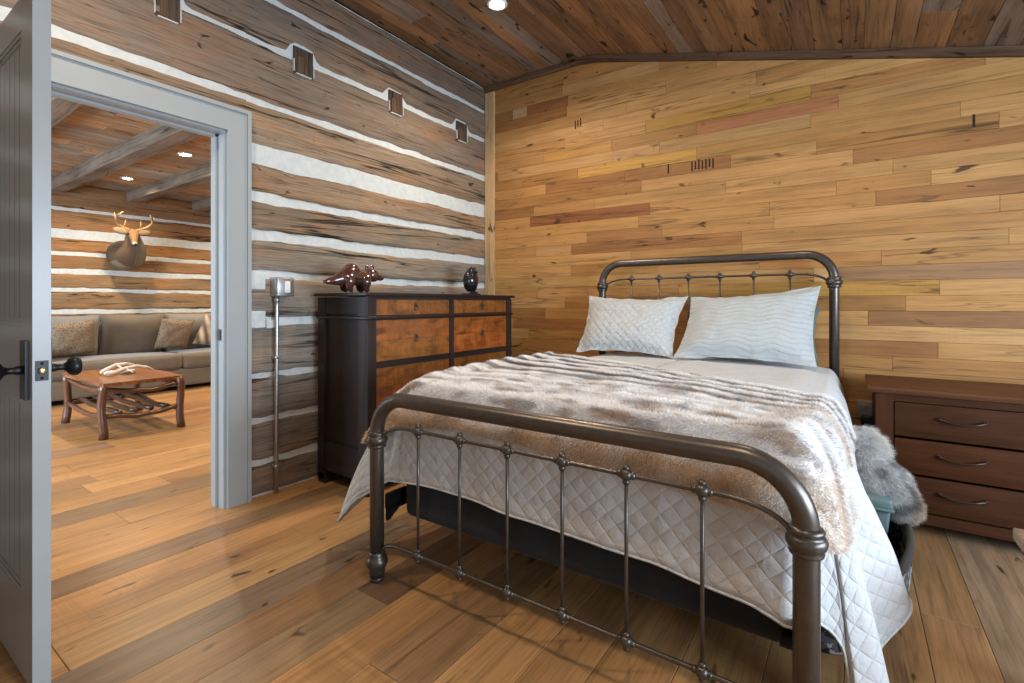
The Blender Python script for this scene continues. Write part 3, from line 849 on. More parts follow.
bm = bmesh.new(); bm.from_mesh(q.data); bmesh.ops.remove_doubles(bm, verts=bm.verts[:], dist=1e-5); bm.to_mesh(q.data); bm.free(); tag(q, 'white diamond-stitched quilt hanging over the sides of the metal bed', 'quilt')
sd = q.modifiers.new('thick', 'SOLIDIFY'); sd.thickness = .007; sd.offset = -1
# hem piping along the edge
mb = MB(); mb.tube([r[-1] + V(0, 0, .002) for r in rows], .004, 6); mb.build('hem_piping', M['quilt'], q)

def hair(mb, samples, wid, col_fn):
    """samples: (point, direction, length, colour)"""
    for p, d, L, c in samples:
        a = V(RND.gauss(0, 1), RND.gauss(0, 1), RND.gauss(0, 1)); sd_ = d.cross(a)
        if sd_.length < 1e-6: continue
        sd_.normalize(); sd_ *= wid * .5
        i = [mb.add(p - sd_ - d * .004), mb.add(p + sd_ - d * .004), mb.add(p + d * L)]
        c2 = tuple(min(1, x * 1.18) for x in c)
        mb.face(i, [(0, 0), (.003, 0), (.0015, L)], [c, c, c2], 0, False)
def surf_samples(P, n, rnd, jit=True):
    """area weighted random points on a grid of points -> (i, j, point, normal)"""
    ar = []; tot = 0
    for i in range(len(P) - 1):
        for j in range(len(P[0]) - 1):
            a = (P[i + 1][j] - P[i][j]).cross(P[i][j + 1] - P[i][j]).length; tot += a; ar.append((tot, i, j))
    import bisect
    cum = [x[0] for x in ar]
    for _ in range(n):
        k = min(bisect.bisect(cum, rnd.random() * tot), len(ar) - 1); _, i, j = ar[k]
        u, v = rnd.random(), rnd.random()
        A, B, C, D = P[i][j], P[i + 1][j], P[i + 1][j + 1], P[i][j + 1]
        p = A.lerp(B, u).lerp(D.lerp(C, u), v)
        nn = (B - A).cross(D - A)
        if nn.length < 1e-9: continue
        yield i + u, j + v, p, nn.normalized()

# striped faux fur throw
def headedge(x): return lerp(-.97, -1.60, clamp((x - 1.26) / (2.75 - 1.26), 0, 1)) - .03 * math.sin((x - 1.26) * 3)
FYf = -2.276
ffz = [(1.36, .622), (1.594, .642), (1.906, .635), (2.195, .617), (2.432, .602), (2.584, .584)]
fk = [(1.26, -.97, .80, 1.165, -.97, .67), (1.245, -1.5, .805, 1.13, -1.5, .61), (1.245, -1.9, .80, 1.10, -1.85, .55), (1.265, -2.08, .79, 1.06, -2.10, .50),
      (1.30, -2.15, .785, 1.035, -2.24, .495), (1.33, -2.185, .785, 1.16, -2.262, .56), (1.35, -2.195, .785, 1.27, FYf, .61)]
fk += [(x, -2.20, .785, x, FYf, z) for x, z in ffz]
fk += [(2.65, -2.20, .795, 2.69, FYf, .56), (2.69, -2.185, .80, 2.765, -2.258, .52), (2.715, -2.14, .80, 2.81, -2.17, .505), (2.73, -2.04, .795, 2.825, -2.03, .54),
       (2.73, -1.85, .79, 2.815, -1.85, .61), (2.735, -1.60, .79, 2.825, -1.60, .67)]
NL, NR = 3, len(fk) - 4
def fM(T, s):
    if T.x < 1.30: a = clamp((-.97 - T.y) / (2.15 - .97), 0, 1); return V(1.99, lerp(headedge(1.99), -1.75, a), .8)
    if T.x > 2.68: a = clamp((-1.60 - T.y) / (2.15 - 1.60), 0, 1); return V(1.99, lerp(headedge(1.99), -1.75, a), .8)
    return V(1.99, -1.75, .8)
def fw(x, y, z):
    he = headedge(x); w = (he - y) / (2.20 + he)
    return w + max(0, .74 - z) * .9 * (1 if y < -2.2 else 0)
def stripe(x, y, z):
    w = fw(x, y, z) * 1.22 + .010 * nz(x * 3, y * 1, 1) + .016 * nz(x * 1.2, y * .6, 7)
    return .5 + .5 * math.cos(2 * PI * w / .150), w
def ftop(x, y):
    s_, w = stripe(x, y, .8)
    return bedtop(x, y) + .030 + .013 * s_ * (1 - .45 * sstep(.4, .9, w)) + .007 * nz(x * 7, y * 7, 2)
def ffold(acc, t, p, o):
    s_, w = stripe(p.x, p.y, p.z)
    return o * (.010 * (s_ - .5) + .012 * nz(acc * 9, t * 3, 4)) * sstep(0, .3, t) + V(0, 0, (.014 * (s_ - .3) * (1 - .5 * sstep(.4, .9, w))) * (1 - t) + .012 * nz(acc * 8, 1, 4) * t)
frow, finfo = drape(fk, .02, fM, 16, 26, .035, ffold, ftop)
def furcol(p, rnd):
    s_, w = stripe(p.x, p.y, p.z)
    c = V(.90, .905, .92)
    s_ = .5 + .5 * math.cos(2 * PI * (w / .150 + .14))
    dark = sstep(.56, .16, s_ + .12 * nz(p.x * 5, p.y * 9, 3)) * (1 - .7 * sstep(.55, .80, w))
    c = c.lerp(V(.13, .115, .11), .9 * dark)
    far = sstep(.42, .66, w)
    b1 = sstep(.14, .46, nz(p.x * 5, w * 26, 5) + .6 * nz(p.x * 14, p.y * 18, 6)) * far
    b2 = sstep(.28, .60, nz(p.x * 5 + 9, w * 22, 8) + .6 * nz(p.x * 15, p.y * 18, 2)) * far
    c = c.lerp(V(.20, .18, .175), .62 * b1)
    c = c.lerp(V(.38, .25, .15), .60 * b2)
    c = c.lerp(V(.56, .37, .19), (.80 * (1 - .55 * sstep(2.55, 2.7, p.x)) if p.y < -2.15 else .15) * sstep(.725, .655, p.z + .03 * nz(p.x * 9, p.z * 8, 2)))
    if p.x > 2.66: c = c.lerp(V(.48, .31, .17), .4 * sstep(.1, .45, nz(p.x * 4, p.y * 5, 12)))
    k = rnd.uniform(.95, 1.25)
    return (min(.95, c.x * k), min(.95, c.y * k), min(.95, c.z * k))
mb = MB()
mb.grid(frow, None, [[tuple(x * .8 for x in furcol(p, RND)) for p in r] for r in frow], 0, True, flip=True)
def fur_samples(P, n, Lm, colf, comb, up=.9, flip=-1):
    rr = random.Random(11)
    for i, j, p, nn in surf_samples(P, n, rr):
        nn = nn * flip
        cl = V(nz(p.x * 26, p.y * 26, p.z * 26), nz(p.x * 26 + 9, p.y * 26, p.z * 26), nz(p.x * 26, p.y * 26 + 5, p.z * 26))
        d = nn * up + comb(p, nn) + cl * .55 + V(rr.gauss(0, .22), rr.gauss(0, .16), rr.gauss(0, .16))
        yield p, d.normalized(), Lm * rr.uniform(.6, 1.25), colf(p, rr)
hair(mb, fur_samples(frow, 300000, .0115, furcol, lambda p, n: V(0, -.30, -.45 * (1 - abs(n.z)))), .0018, None)
th = mb.build('fur_throw', [M['fur']]); tag(th, 'striped white, grey and brown faux fur throw across the foot of the bed', 'throw')

# pillows
def pillow(name, BL, BR, TL, TR, thick, mat, label, group=None, flange=.05, rfl=True, sag=.02, seed=0, N=36, pinch=.03):
    """corner points on the pillow's mid plane"""
    BL, BR, TL, TR = map(Vector, (BL, BR, TL, TR))
    nrm = ((BR - BL).cross(TL - BL)).normalized()
    t = None
    mb = MB()
    for side in (1, -1):
        P = []; UV = []
        for i in range(N + 1):
            u = i / N; row = []; ur = []
            for j in range(N + 1):
                v = j / N
                p = BL.lerp(BR, u).lerp(TL.lerp(TR, u), v)
                cu, cv = 2 * u - 1, 2 * v - 1
                inw = (BR - BL).normalized() * (-cu) * pinch * (1 - cv ** 2) * abs(cu) ** 2 + (TL - BL).normalized() * (-cv) * pinch * (1 - cu ** 2) * abs(cv) ** 2
                fu, fv = flange, flange * 1.3
                a = clamp((1 - abs(cu)) / (1 - 0) - fu, 0, 1) / (1 - fu); b = clamp((1 - abs(cv)) - fv, 0, 1) / (1 - fv)
                h = (1 - (1 - a) ** 2.6) ** .5 * (1 - (1 - b) ** 2.6) ** .5 if a > 0 and b > 0 else 0
                h = h * (.88 + .22 * (.5 - v)) * thick * .5
                wr = .012 * nz(u * 4 + seed, v * 4, side) * h / (thick * .5) + .005 * nz(u * 11 + seed, v * 11, side * 3)
                eg = .017 * nz(u * 8, v * 8, seed + 8) * (1 if h < .005 else .25)
                edge = (1 - sstep(0, .05, 1 - abs(cu))) + (1 - sstep(0, .05, 1 - abs(cv)))
                p = p + inw + nrm * (side * (h + .004 * (1 - min(1, edge))) + wr * side * (1 - min(1, edge)) + eg * 1.0)
                p = p + (TL - BL).normalized() * (.012 * nz(u * 5, seed, 3)) * v
                row.append(p); ur.append((u * (BR - BL).length, v * (TL - BL).length))
            P.append(row); UV.append(ur)
        mb.grid(P, UV, None, 0, True, flip=(side < 0))
    o = mb.build(name, [mat]); tag(o, label, 'pillow', group)
    return o
pillow('bed_pillow', (1.215, -.545, .775), (1.90, -.56, .775), (1.20, -.30, 1.175), (1.925, -.30, 1.165), .17, M['sham'], 'white pillow in a diamond-quilted sham, on the dresser side of the bed', None, .10, seed=1)
pillow('bed_pillow', (1.905, -.585, .775), (2.665, -.54, .770), (1.945, -.32, 1.160), (2.675, -.27, 1.222), .19, M['sham_wave'], 'larger white rippled pillow with a peaked corner, on the right half of the bed', None, .09, seed=5)
pillow('bed_pillow', (1.98, -.32, .775), (2.665, -.33, .775), (2.02, -.225, 1.09), (2.672, -.225, 1.10), .10, M['sage'], 'sage green pillow tucked behind the larger white pillow', None, .03, seed=9)

# ------------------------------------------------------------------ tall dresser against the log wall
def burl(base): return tuple(x * RND.uniform(.88, 1.12) for x in base)
dr = thing('tall_dresser', (.29, -1.08, 0), 'tall dark dresser with amber figured drawer fronts against the log wall', 'dresser')
ES = (.024, .014, .012)
X0, X1, Y0, Y1, ZT = .055, .526, -1.807, -.354, 1.165
mb = MB()
mb.box(((X0 + X1) / 2 - .005, (Y0 + Y1) / 2, .60), (X1 - X0 - .02, Y1 - Y0 - .04, 1.06), ES, 0, None, 2)
for y in (Y0, Y1):                                    # side frames with a recessed panel
    s2 = 1 if y == Y0 else -1
    mb.box((X0 + .03, y + s2 * .012, .59), (.06, .024, 1.13), ES, 0, None, 2)
    mb.box((X1 - .04, y + s2 * .012, .59), (.08, .024, 1.13), ES, 0, None, 2)
    mb.box(((X0 + X1) / 2, y + s2 * .0155, .17), (X1 - X0 - .1, .017, .18), ES, 0, None, 0)
    mb.box(((X0 + X1) / 2, y + s2 * .0155, 1.105), (X1 - X0 - .1, .017, .10), ES, 0, None, 0)
mb.build('case', M['espresso'], dr)
mb = MB()
for y, w in ((Y0 + .0325, .065), (Y1 - .0325, .065), ((Y0 + Y1) / 2, .042)):
    mb.box((X1 - .008, y, .60), (.024, w, 1.10), (.036, .025, .023), 0, None, 2)
RZ = [(1.046, 1.142), (.775, 1.018), (.505, .735), (.235, .465)]
for z0, z1 in ((1.142, 1.165), (1.018, 1.046), (.735, .775), (.465, .505), (.05, .235)):
    mb.box((X1 - .009, (Y0 + Y1) / 2, (z0 + z1) / 2), (.022, Y1 - Y0 - .02, z1 - z0), (.032, .023, .021), 0, None, 1)
mb.build('face_frame', M['espresso'], dr)
mb = MB(); mb.rbox(((X0 + X1) / 2 + .004, (Y0 + Y1) / 2, ZT + .006), (X1 - X0 + .036, Y1 - Y0 + .045, .020), .005, 2, 2, ES)
mb.build('top', M['espresso'], dr)
mb = MB(); mb.rbox(((X0 + X1) / 2 + .002, (Y0 + Y1) / 2, 1.032), (X1 - X0 + .022, Y1 - Y0 + .022, .020), .007, 2, 2, ES); mb.build('moulding', M['espresso'], dr)
for y in (Y0 + .04, Y1 - .04):
    for x in (X0 + .04, X1 - .035):
        mb = MB(); mb.box((x, y, .03), (.07, .08, .06), ES, 0, None, 2); mb.build('foot', M['espresso'], dr)
for (z0, z1) in RZ:
    for (a, b) in ((Y0 + .065, (Y0 + Y1) / 2 - .021), ((Y0 + Y1) / 2 + .021, Y1 - .065)):
        mb = MB(); n = 1 if z1 - z0 < .12 else 2
        for k in range(n):                             # fronts glued up from figured boards
            q0, q1 = lerp(z0, z1, k / n), lerp(z0, z1, (k + 1) / n)
            mb.box((X1 - .010, (a + b) / 2, (q0 + q1) / 2), (.018, b - a - .006, q1 - q0 - (.004 if n == 1 else .001)), burl((.33, .105, .022)), 0, None, 1)
        d = mb.build('drawer', M['maple'], dr)
        yc, zc_ = (a + b) / 2, (z0 + z1) / 2
        mb = MB(); mb.rbox((X1 + .001, yc, zc_ + .012), (.004, .022, .030), .0018, 2, 2)
        mb.ball((X1 + .006, yc, zc_ + .016), .006, 10, 6)
        mb.tube([(X1 + .008, yc + .016 * math.sin(2 * PI * k / 16), zc_ - .002 - .019 * math.cos(2 * PI * k / 16) + .0) for k in range(17)], .0026, 8, False)
        mb.build('ring_pull', M['knot_metal'], d)

# glossy animal carvings on the dresser
t = thing('animal_carving', (.30, -1.70, 1.181), 'glossy red-brown carved bear walking on the tall dresser', 'figurine')
zb = 1.188; bx0, by0 = .30, -1.735
mb = MB()
SB = 1.14
def ell(c, r, rot=0): mb.ball((bx0 + c[0] * SB, by0 + c[1] * SB, zb + c[2] * SB), [q * SB for q in r], 16, 10, M=Matrix.Rotation(rot, 3, 'X'))
rings = []
for (y, z, rx, rz) in ((-.175, .050, .006, .008), (-.155, .052, .015, .016), (-.135, .055, .018, .020), (-.115, .058, .022, .024), (-.085, .068, .034, .036), (-.045, .085, .050, .052), (-.005, .092, .058, .056), (.035, .082, .052, .048), (.075, .078, .044, .040), (.105, .085, .038, .036)):
    rings.append([(bx0 + SB * rx * math.cos(2 * PI * k / 16), by0 + SB * y, zb + SB * (z + rz * math.sin(2 * PI * k / 16))) for k in range(16)])
mb.loft(rings)
ell((.0, -.005, .115), (.040, .045, .040))
ell((.004, .13, .095), (.036, .046, .036), -.25)
ell((.006, .175, .085), (.021, .034, .018), -.15)
for (dx, dy) in ((.034, -.05), (-.034, -.03), (.034, .055), (-.034, .075)):
    pts = [(bx0 + dx, by0 + dy, zb + .085), (bx0 + dx * 1.15, by0 + dy + .006, zb + .045), (bx0 + dx * 1.1, by0 + dy + .004, zb + .014), (bx0 + dx * 1.1, by0 + dy + .018, zb + .010)]
    mb.tube([(bx0 + (a - bx0) * SB, by0 + (b - by0) * SB, zb + (c - zb) * SB) for a, b, c in pts], [.040, .030, .020, .016], 12)
mb.build('body', M['bronze_glaze'], t)
for dx in (-.022, .022):
    mb = MB(); mb.ball((bx0 + dx * SB, by0 + .115 * SB, zb + .134 * SB), (.009, .015, .020), 10, 7); mb.build('ear', M['bronze_glaze'], t)
mb = MB(); mb.ball((bx0 + .007, by0 + .206 * SB, zb + .086 * SB), (.010, .008, .008), 10, 6); mb.build('nose', M['black_stone'], t)
t = thing('animal_carving', (.30, -.592, 1.181), 'black polished stone bird carving standing on the far end of the dresser', 'figurine')
mb = MB(); zo = 1.181; ox, oy = .30, -.592
rings = []
for (z, ry, rx, dy) in ((.030, .030, .028, 0), (.045, .044, .040, 0), (.075, .056, .050, 0), (.110, .064, .056, 0), (.140, .064, .055, 0), (.170, .054, .048, 0), (.192, .042, .042, 0), (.205, .034, .036, .002), (.222, .018, .02, .004), (.226, .004, .004, .004)):
    rings.append([(ox + rx * math.cos(2 * PI * k / 18), oy + dy + ry * math.sin(2 * PI * k / 18), zo + z) for k in range(18)])
mb.loft(rings)
mb.build('body', M['black_stone'], t)
for s2 in (-1, 1):
    mb = MB(); mb.ball((ox - .005, oy + s2 * .050, zo + .115), (.034, .018, .070), 12, 8); mb.build('wing', M['black_stone'], t)
    mb = MB(); mb.ball((ox + .02, oy + s2 * .022, zo + .214), (.008, .008, .016), 8, 6); mb.build('ear_tuft', M['black_stone'], t)
    mb = MB(); mb.ball((ox + .03, oy + s2 * .022, zo + .022), (.022, .014, .010), 10, 6); mb.build('foot', M['black_stone'], t)
mb = MB(); mb.rbox((ox, oy, zo + .008), (.10, .125, .016), .006, 2, 2); mb.build('plinth', M['black_stone'], t)
mb = MB(); mb.lathe([(.001, .072), (.008, .060), (.010, .045)], (ox, oy, zo + .185), 'x', 8); mb.build('beak', M['black_stone'], t)

# ------------------------------------------------------------------ low dresser by the back wall
ld = thing('low_dresser', (3.52, -.36, 0), 'low brown wooden dresser with wide drawers against the plank wall', 'dresser')
CH = (.062, .022, .009)
LX0, LX1, LYF, LZ = 2.918, 4.12, -.60, .674
mb = MB()
for x in (LX0 + .012, LX1 - .012): mb.box((x, -.36, (LZ + .06) / 2), (.024, .456, LZ - .06), CH, 0, None, 2)
mb.box(((LX0 + LX1) / 2, -.14, .37), (LX1 - LX0 - .03, .012, .58), CH, 0, None, 0)
mb.box(((LX0 + LX1) / 2, -.36, .085), (LX1 - LX0 - .03, .44, .016), CH, 0, None, 0)
for x in (LX0 + .07, LX1 - .07):
    for y in (-.18, -.50): mb.box((x, y, .04), (.06, .06, .08), CH, 0, None, 2)
for x in (LX0 + .035, LX1 - .035): mb.box((x, LYF + .014, (LZ + .06) / 2), (.07, .028, LZ - .06), CH, 0, None, 2)
mb.box(((LX0 + LX1) / 2, LYF + .014, .657), (LX1 - LX0 - .1, .026, .036), CH, 0, None, 0)
mb.box(((LX0 + LX1) / 2, LYF + .014, .085), (LX1 - LX0 - .1, .026, .050), CH, 0, None, 0)
mb.build('case', M['cherry'], ld)
mb = MB(); mb.rbox(((LX0 + LX1) / 2, -.365, LZ + .015), (LX1 - LX0 + .07, .51, .030), .005, 2, 2, (.125, .052, .025),
                   fn=lambda p: V(p.x * (1 - (.018 if p.z < 0 else 0)), p.y * (1 - (.03 if p.z < 0 else 0)), p.z)); mb.build('top', M['cherry'], ld)
for (z0, z1) in ((.468, .638), (.291, .462), (.114, .285)):
    mb = MB(); mb.rbox(((LX0 + LX1) / 2, LYF + .010, (z0 + z1) / 2), (LX1 - LX0 - .148, .022, z1 - z0 - .006), .003, 3, 2, burl((.066, .023, .009)))
    d = mb.build('drawer', M['cherry'], ld)
    for hx in (3.238, LX0 + LX1 - 3.238):
        zc_ = (z0 + z1) / 2 + .012
        mb = MB(); pp = [(hx - .082, LYF - .002, zc_ + .006), (hx - .078, LYF - .018, zc_ + .006), (hx - .04, LYF - .026, zc_ - .004), (hx, LYF - .028, zc_ - .008), (hx + .04, LYF - .026, zc_ - .004), (hx + .078, LYF - .018, zc_ + .006), (hx + .082, LYF - .002, zc_ + .006)]
        mb.tube(pp, [.007, .007, .0055, .005, .0055, .007, .007], 8)
        for s2 in (-1, 1): mb.ball((hx + s2 * .080, LYF - .004, zc_ + .006), (.011, .006, .009), 10, 6)
        mb.build('bail_pull', M['dark_bronze'], d)

# weathered wooden table whose corner reaches into view
t = thing('side_table', (3.45, -1.80, 0), 'weathered wooden table top with only its corner in view at right', 'table')
cx, cy = 3.214, -1.60; ang = math.radians(0)
mb = MB()
for k in range(4):
    mb.rbox((cx + .275, cy - .06 - k * .12, .434), (.55, .117, .036), .006, 3, 2, (.30, .22, .155))
mb.build('table_top', M['weathered'], t)
for (x, y) in ((cx + .10, cy - .07), (cx + .46, cy - .07), (cx + .10, cy - .41), (cx + .46, cy - .41)):
    mb = MB(); mb.loft([[(x + a * s2, y + b * s2, z) for a, b in ((-1, -1), (1, -1), (1, 1), (-1, 1))] for z, s2 in ((.0, .018), (.416, .026))], True, True, (.26, .19, .13), 0, False); mb.build('leg', M['weathered'], t)
for y in (cy - .07, cy - .41):
    mb = MB(); mb.box((cx + .28, y, .39), (.34, .018, .05), (.26, .19, .13)); mb.build('apron', M['weathered'], t)

# ------------------------------------------------------------------ camouflage tub with box and pelt
t = thing('storage_tub', (2.82, -1.35, 0), 'camouflage patterned soft tub on the floor beside the bed', 'tub')
def se(a, n=2.15):
    c, s_ = math.cos(a), math.sin(a); return (math.copysign(abs(c) ** (2 / n), c), math.copysign(abs(s_) ** (2 / n), s_))
TA = math.radians(-10)
def tp(x, y, z): return (cxt + x * math.cos(TA) - y * math.sin(TA), cyt + x * math.sin(TA) + y * math.cos(TA), z)
mb = MB(); rings = []
cxt, cyt, ax_, ay_ = 2.815, -1.30, .183, .52
prof = [(.80, .004), (.90, .0), (.955, .012), (.985, .06), (1.0, .11), (1.0, .172), (.985, .180), (.93, .176), (.925, .11), (.90, .03), (.80, .014)]
for f, z in prof:
    ring = []
    for k in range(56):
        x, y = se(2 * PI * k / 56); w = 1 + .012 * nz(x * 3, y * 3, z * 9)
        ring.append(tp(ax_ * f * x * w, (ay_ - ax_ * (1 - f)) * y * w, max(0, z + (.01 * nz(x * 2, y * 2, 5) if z > .1 else 0))))
    rings.append(ring)
mb.loft(rings, True, True); mb.build('body', M['camo'], t)
mb = MB(); mb.tube([tp(ax_ * .968 * se(2 * PI * k / 56)[0], (ay_ - .006) * se(2 * PI * k / 56)[1], .182 + .01 * nz(se(2 * PI * k / 56)[0] * 2, se(2 * PI * k / 56)[1] * 2, 5)) for k in range(57)], .013, 10, False)
mb.build('rim_binding', M['camo_rim'], t)
t = thing('plastic_box', (2.90, -1.06, .016), 'teal plastic utility box with a latch standing in the camouflage tub', 'box')
mb = MB(); mb.rbox((2.858, -1.00, .140), (.17, .15, .245), .012, 3, 2, fn=lambda p: V(p.x * (1 + .1 * (p.z / .1)), p.y * (1 + .1 * (p.z / .1)), p.z)); mb.build('body', M['teal'], t)
mb = MB(); mb.rbox((2.858, -1.00, .278), (.205, .185, .048), .014, 3, 2); mb.rbox((2.858, -1.00, .256), (.212, .192, .012), .004, 3, 2); mb.build('lid', M['teal'], t)
mb = MB(); mb.rbox((2.858, -1.095, .248), (.036, .014, .058), .005, 2, 2); mb.build('latch', M['teal'], t)
# grey fox pelt heaped on the box
mb = MB(); PL = []
path = [(2.858, -.80, .530, .025, .025), (2.862, -.82, .490, .054, .054), (2.868, -.84, .445, .070, .07), (2.875, -.87, .40, .088, .085), (2.890, -.90, .355, .105, .10), (2.920, -.93, .315, .110, .10), (2.950, -.95, .295, .095, .09), (2.985, -.965, .265, .075, .07), (3.02, -.98, .235, .05, .05), (3.045, -.99, .215, .02, .02)]
pts = [Vector(p[:3]) for p in path]
for i, p in enumerate(path):
    tdir = (pts[min(i + 1, len(pts) - 1)] - pts[max(i - 1, 0)]).normalized()
    a = tdir.cross(V(0, -1, .2)).normalized(); b = tdir.cross(a).normalized(); ring = []
    for k in range(25):
        th_ = 2 * PI * k / 24
        w = 1 + .22 * nz(math.cos(th_) * 2 + i * .8, math.sin(th_) * 2, i * .7)
        ring.append(pts[i] + a * math.cos(th_) * p[3] * w + b * math.sin(th_) * p[4] * w)
    PL.append(ring)
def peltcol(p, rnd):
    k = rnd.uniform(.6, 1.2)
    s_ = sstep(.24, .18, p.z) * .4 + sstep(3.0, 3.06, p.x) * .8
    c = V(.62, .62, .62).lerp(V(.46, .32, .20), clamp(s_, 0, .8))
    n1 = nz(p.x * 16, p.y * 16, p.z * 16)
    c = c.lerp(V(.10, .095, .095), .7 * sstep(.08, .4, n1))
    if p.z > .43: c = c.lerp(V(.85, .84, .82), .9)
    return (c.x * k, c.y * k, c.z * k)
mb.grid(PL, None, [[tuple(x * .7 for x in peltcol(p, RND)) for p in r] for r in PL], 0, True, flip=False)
cen = sum(pts, V(0, 0, 0)) / len(pts)
def pelt_s():
    rr = random.Random(5)
    for i, j, p, nn in surf_samples(PL, 40000, rr):
        q = pts[min(int(i), len(pts) - 1)]
        nn = (p - q).normalized()
        top = sstep(.42, .46, p.z)
        cl = V(nz(p.x * 30, p.y * 30, p.z * 30), nz(p.x * 30 + 9, p.y * 30, p.z * 30), nz(p.x * 30, p.y * 30 + 5, p.z * 30))
        d = nn * (.7 + .8 * top) + V(.3, -.1, -.5) * (1 - top) + cl * .5 * (1 - top) + V(rr.gauss(0, .2), rr.gauss(0, .2), rr.gauss(0, .2))
        yield p, d.normalized(), (.026 + .018 * top) * rr.uniform(.6, 1.2), peltcol(p, rr)
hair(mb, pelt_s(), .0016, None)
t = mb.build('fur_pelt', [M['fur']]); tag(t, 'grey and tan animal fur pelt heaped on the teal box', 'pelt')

# ------------------------------------------------------------------ living room seen through the doorway
for i, (yb, lab) in enumerate(((-2.62, 'first wooden ceiling beam from the left, mostly behind the door casing'), (-1.87, 'long weathered ceiling beam left of the two recessed lights'), (-1.09, 'ceiling beam right of the two recessed lights'), (-.30, 'last ceiling beam in the far right corner of the living room'))):
    mb = MB(); n = 40; P = []
    for k in range(n + 1):
        x = lerp(XL + .02, -.22, k / n); r = []
        for (dy, dz) in ((-.078, .145), (-.078, .07), (-.077, .006), (-.070, 0), (.070, 0), (.077, .006), (.078, .07), (.078, .145)):
            r.append((x, yb + dy + .008 * nz(x * 3, dy * 8, i), LC - .135 + dz * .93 + .005 * nz(x * 4, dy * 8, 9 + i)))
        P.append(r)
    mb.loft(P, True, True, (.20, .15, .11), 0, False)
    tag(mb.build('ceiling_beam', M['beam']), lab, 'beam', None)

sofa = thing('sofa', (-4.7, -.9, 0), 'long taupe sofa against the far log wall of the living room', 'sofa')
SX0, SX1, SY0, SY1 = -5.12, -4.26, -2.42, .62
mb = MB(); mb.rbox(((SX0 + SX1) / 2, (SY0 + SY1) / 2, .165), (SX1 - SX0 - .02, SY1 - SY0 - .04, .22), .02, 4, 2); mb.build('base', M['sofa'], sofa)
mb = MB(); mb.rbox((SX0 + .10, (SY0 + SY1) / 2, .52), (.20, SY1 - SY0, .72), .06, 6, 3); mb.build('back_frame', M['sofa'], sofa)
for y in (SY0 + .10, SY1 - .10):
    mb = MB(); mb.rbox(((SX0 + SX1) / 2, y, .36), (SX1 - SX0, .20, .58), .07, 5, 3); mb.build('arm', M['sofa'], sofa)
for (a, b) in ((SY0 + .21, -.868), (-.858, SY1 - .21)):
    mb = MB(); mb.rbox(((SX0 + .18 + SX1 + .02) / 2, (a + b) / 2, .372), (SX1 - SX0 - .16, b - a, .19), .045, 8, 3, puff=.022); mb.build('seat_cushion', M['sofa'], sofa)
for y in (SY0 + .12, SY1 - .12):
    for x in (SX0 + .08, SX1 - .08):
        mb = MB(); mb.lathe([(.025, 0), (.03, .06)], (x, y, 0), 'z', 10); mb.build('leg', M['espresso'], sofa)
def cushion(name, y0, y1, z0, z1, x, tilt, th, mat, label=None, parent=None, cat_='cushion', puff=1.0, col=None, seed=0, roll=0.0, group=None):
    """upright cushion facing +x"""
    mb = MB(); N = 22; Wd, Hd = y1 - y0, z1 - z0
    Mt = Matrix.Rotation(tilt, 3, 'Y') @ Matrix.Rotation(roll, 3, 'X')
    c = V(x, (y0 + y1) / 2, (z0 + z1) / 2)
    for side in (1, -1):
        P = []; UV = []; CC = []
        for i in range(N + 1):
            u = 2 * i / N - 1; row = []; ur = []; cr = []
            for j in range(N + 1):
                v = 2 * j / N - 1
                h = ((1 - abs(u) ** 3) * (1 - abs(v) ** 3)) ** .5 * th * .5 * puff
                pin = .035 * (1 - v * v) * abs(u) ** 3 * (-u); pin2 = .03 * (1 - u * u) * abs(v) ** 3 * (-v)
                q = V(side * h + .014 * nz(u * 2 + seed, v * 2, side) , u * Wd / 2 + pin * Wd, v * Hd / 2 + pin2 * Hd)
                row.append(c + Mt @ q); ur.append((u * Wd / 2, v * Hd / 2)); cr.append(col(u, v) if col else (1, 1, 1))
            P.append(row); UV.append(ur); CC.append(cr)
        mb.grid(P, UV, CC, 0, True, flip=(side < 0))
    if parent is not None: return mb.build(name, mat, parent)
    return tag(mb.build(name, mat), label, cat_, group)
for (a, b, m, sd_) in ((-2.2, -1.545, 'sofa_light', 1), (-1.575, -.885, 'sofa', 2), (-.895, -.24, 'sofa_light', 3), (-.24, .42, 'sofa_light', 4)):
    cushion('back_cushion', a, b, .44, .985, -4.85 - (0 if m == 'sofa_light' else -.06), .20, .30, M[m], parent=sofa, seed=sd_)
cushion('throw_pillow', -2.08, -1.68, .50, .92, -4.52, .34, .15, M['leopard'], 'spotted throw pillow at the left end of the visible sofa', seed=6, roll=.12)
cushion('throw_pillow', -1.05, -.66, .50, .92, -4.53, .34, .15, M['leopard'], 'spotted throw pillow leaning beside the striped fur pillow', seed=7, roll=-.1)
def fstripe(u, v):
    s_ = .5 + .5 * math.sin((u + v * .6) * 11); return (lerp(.10, .62, s_), lerp(.06, .48, s_), lerp(.035, .33, s_))
cushion('throw_pillow', -.575, -.16, .50, .94, -4.52, .34, .16, M['fur'], 'striped tan and brown fur pillow at the right of the sofa', col=fstripe, seed=8, roll=-.25)

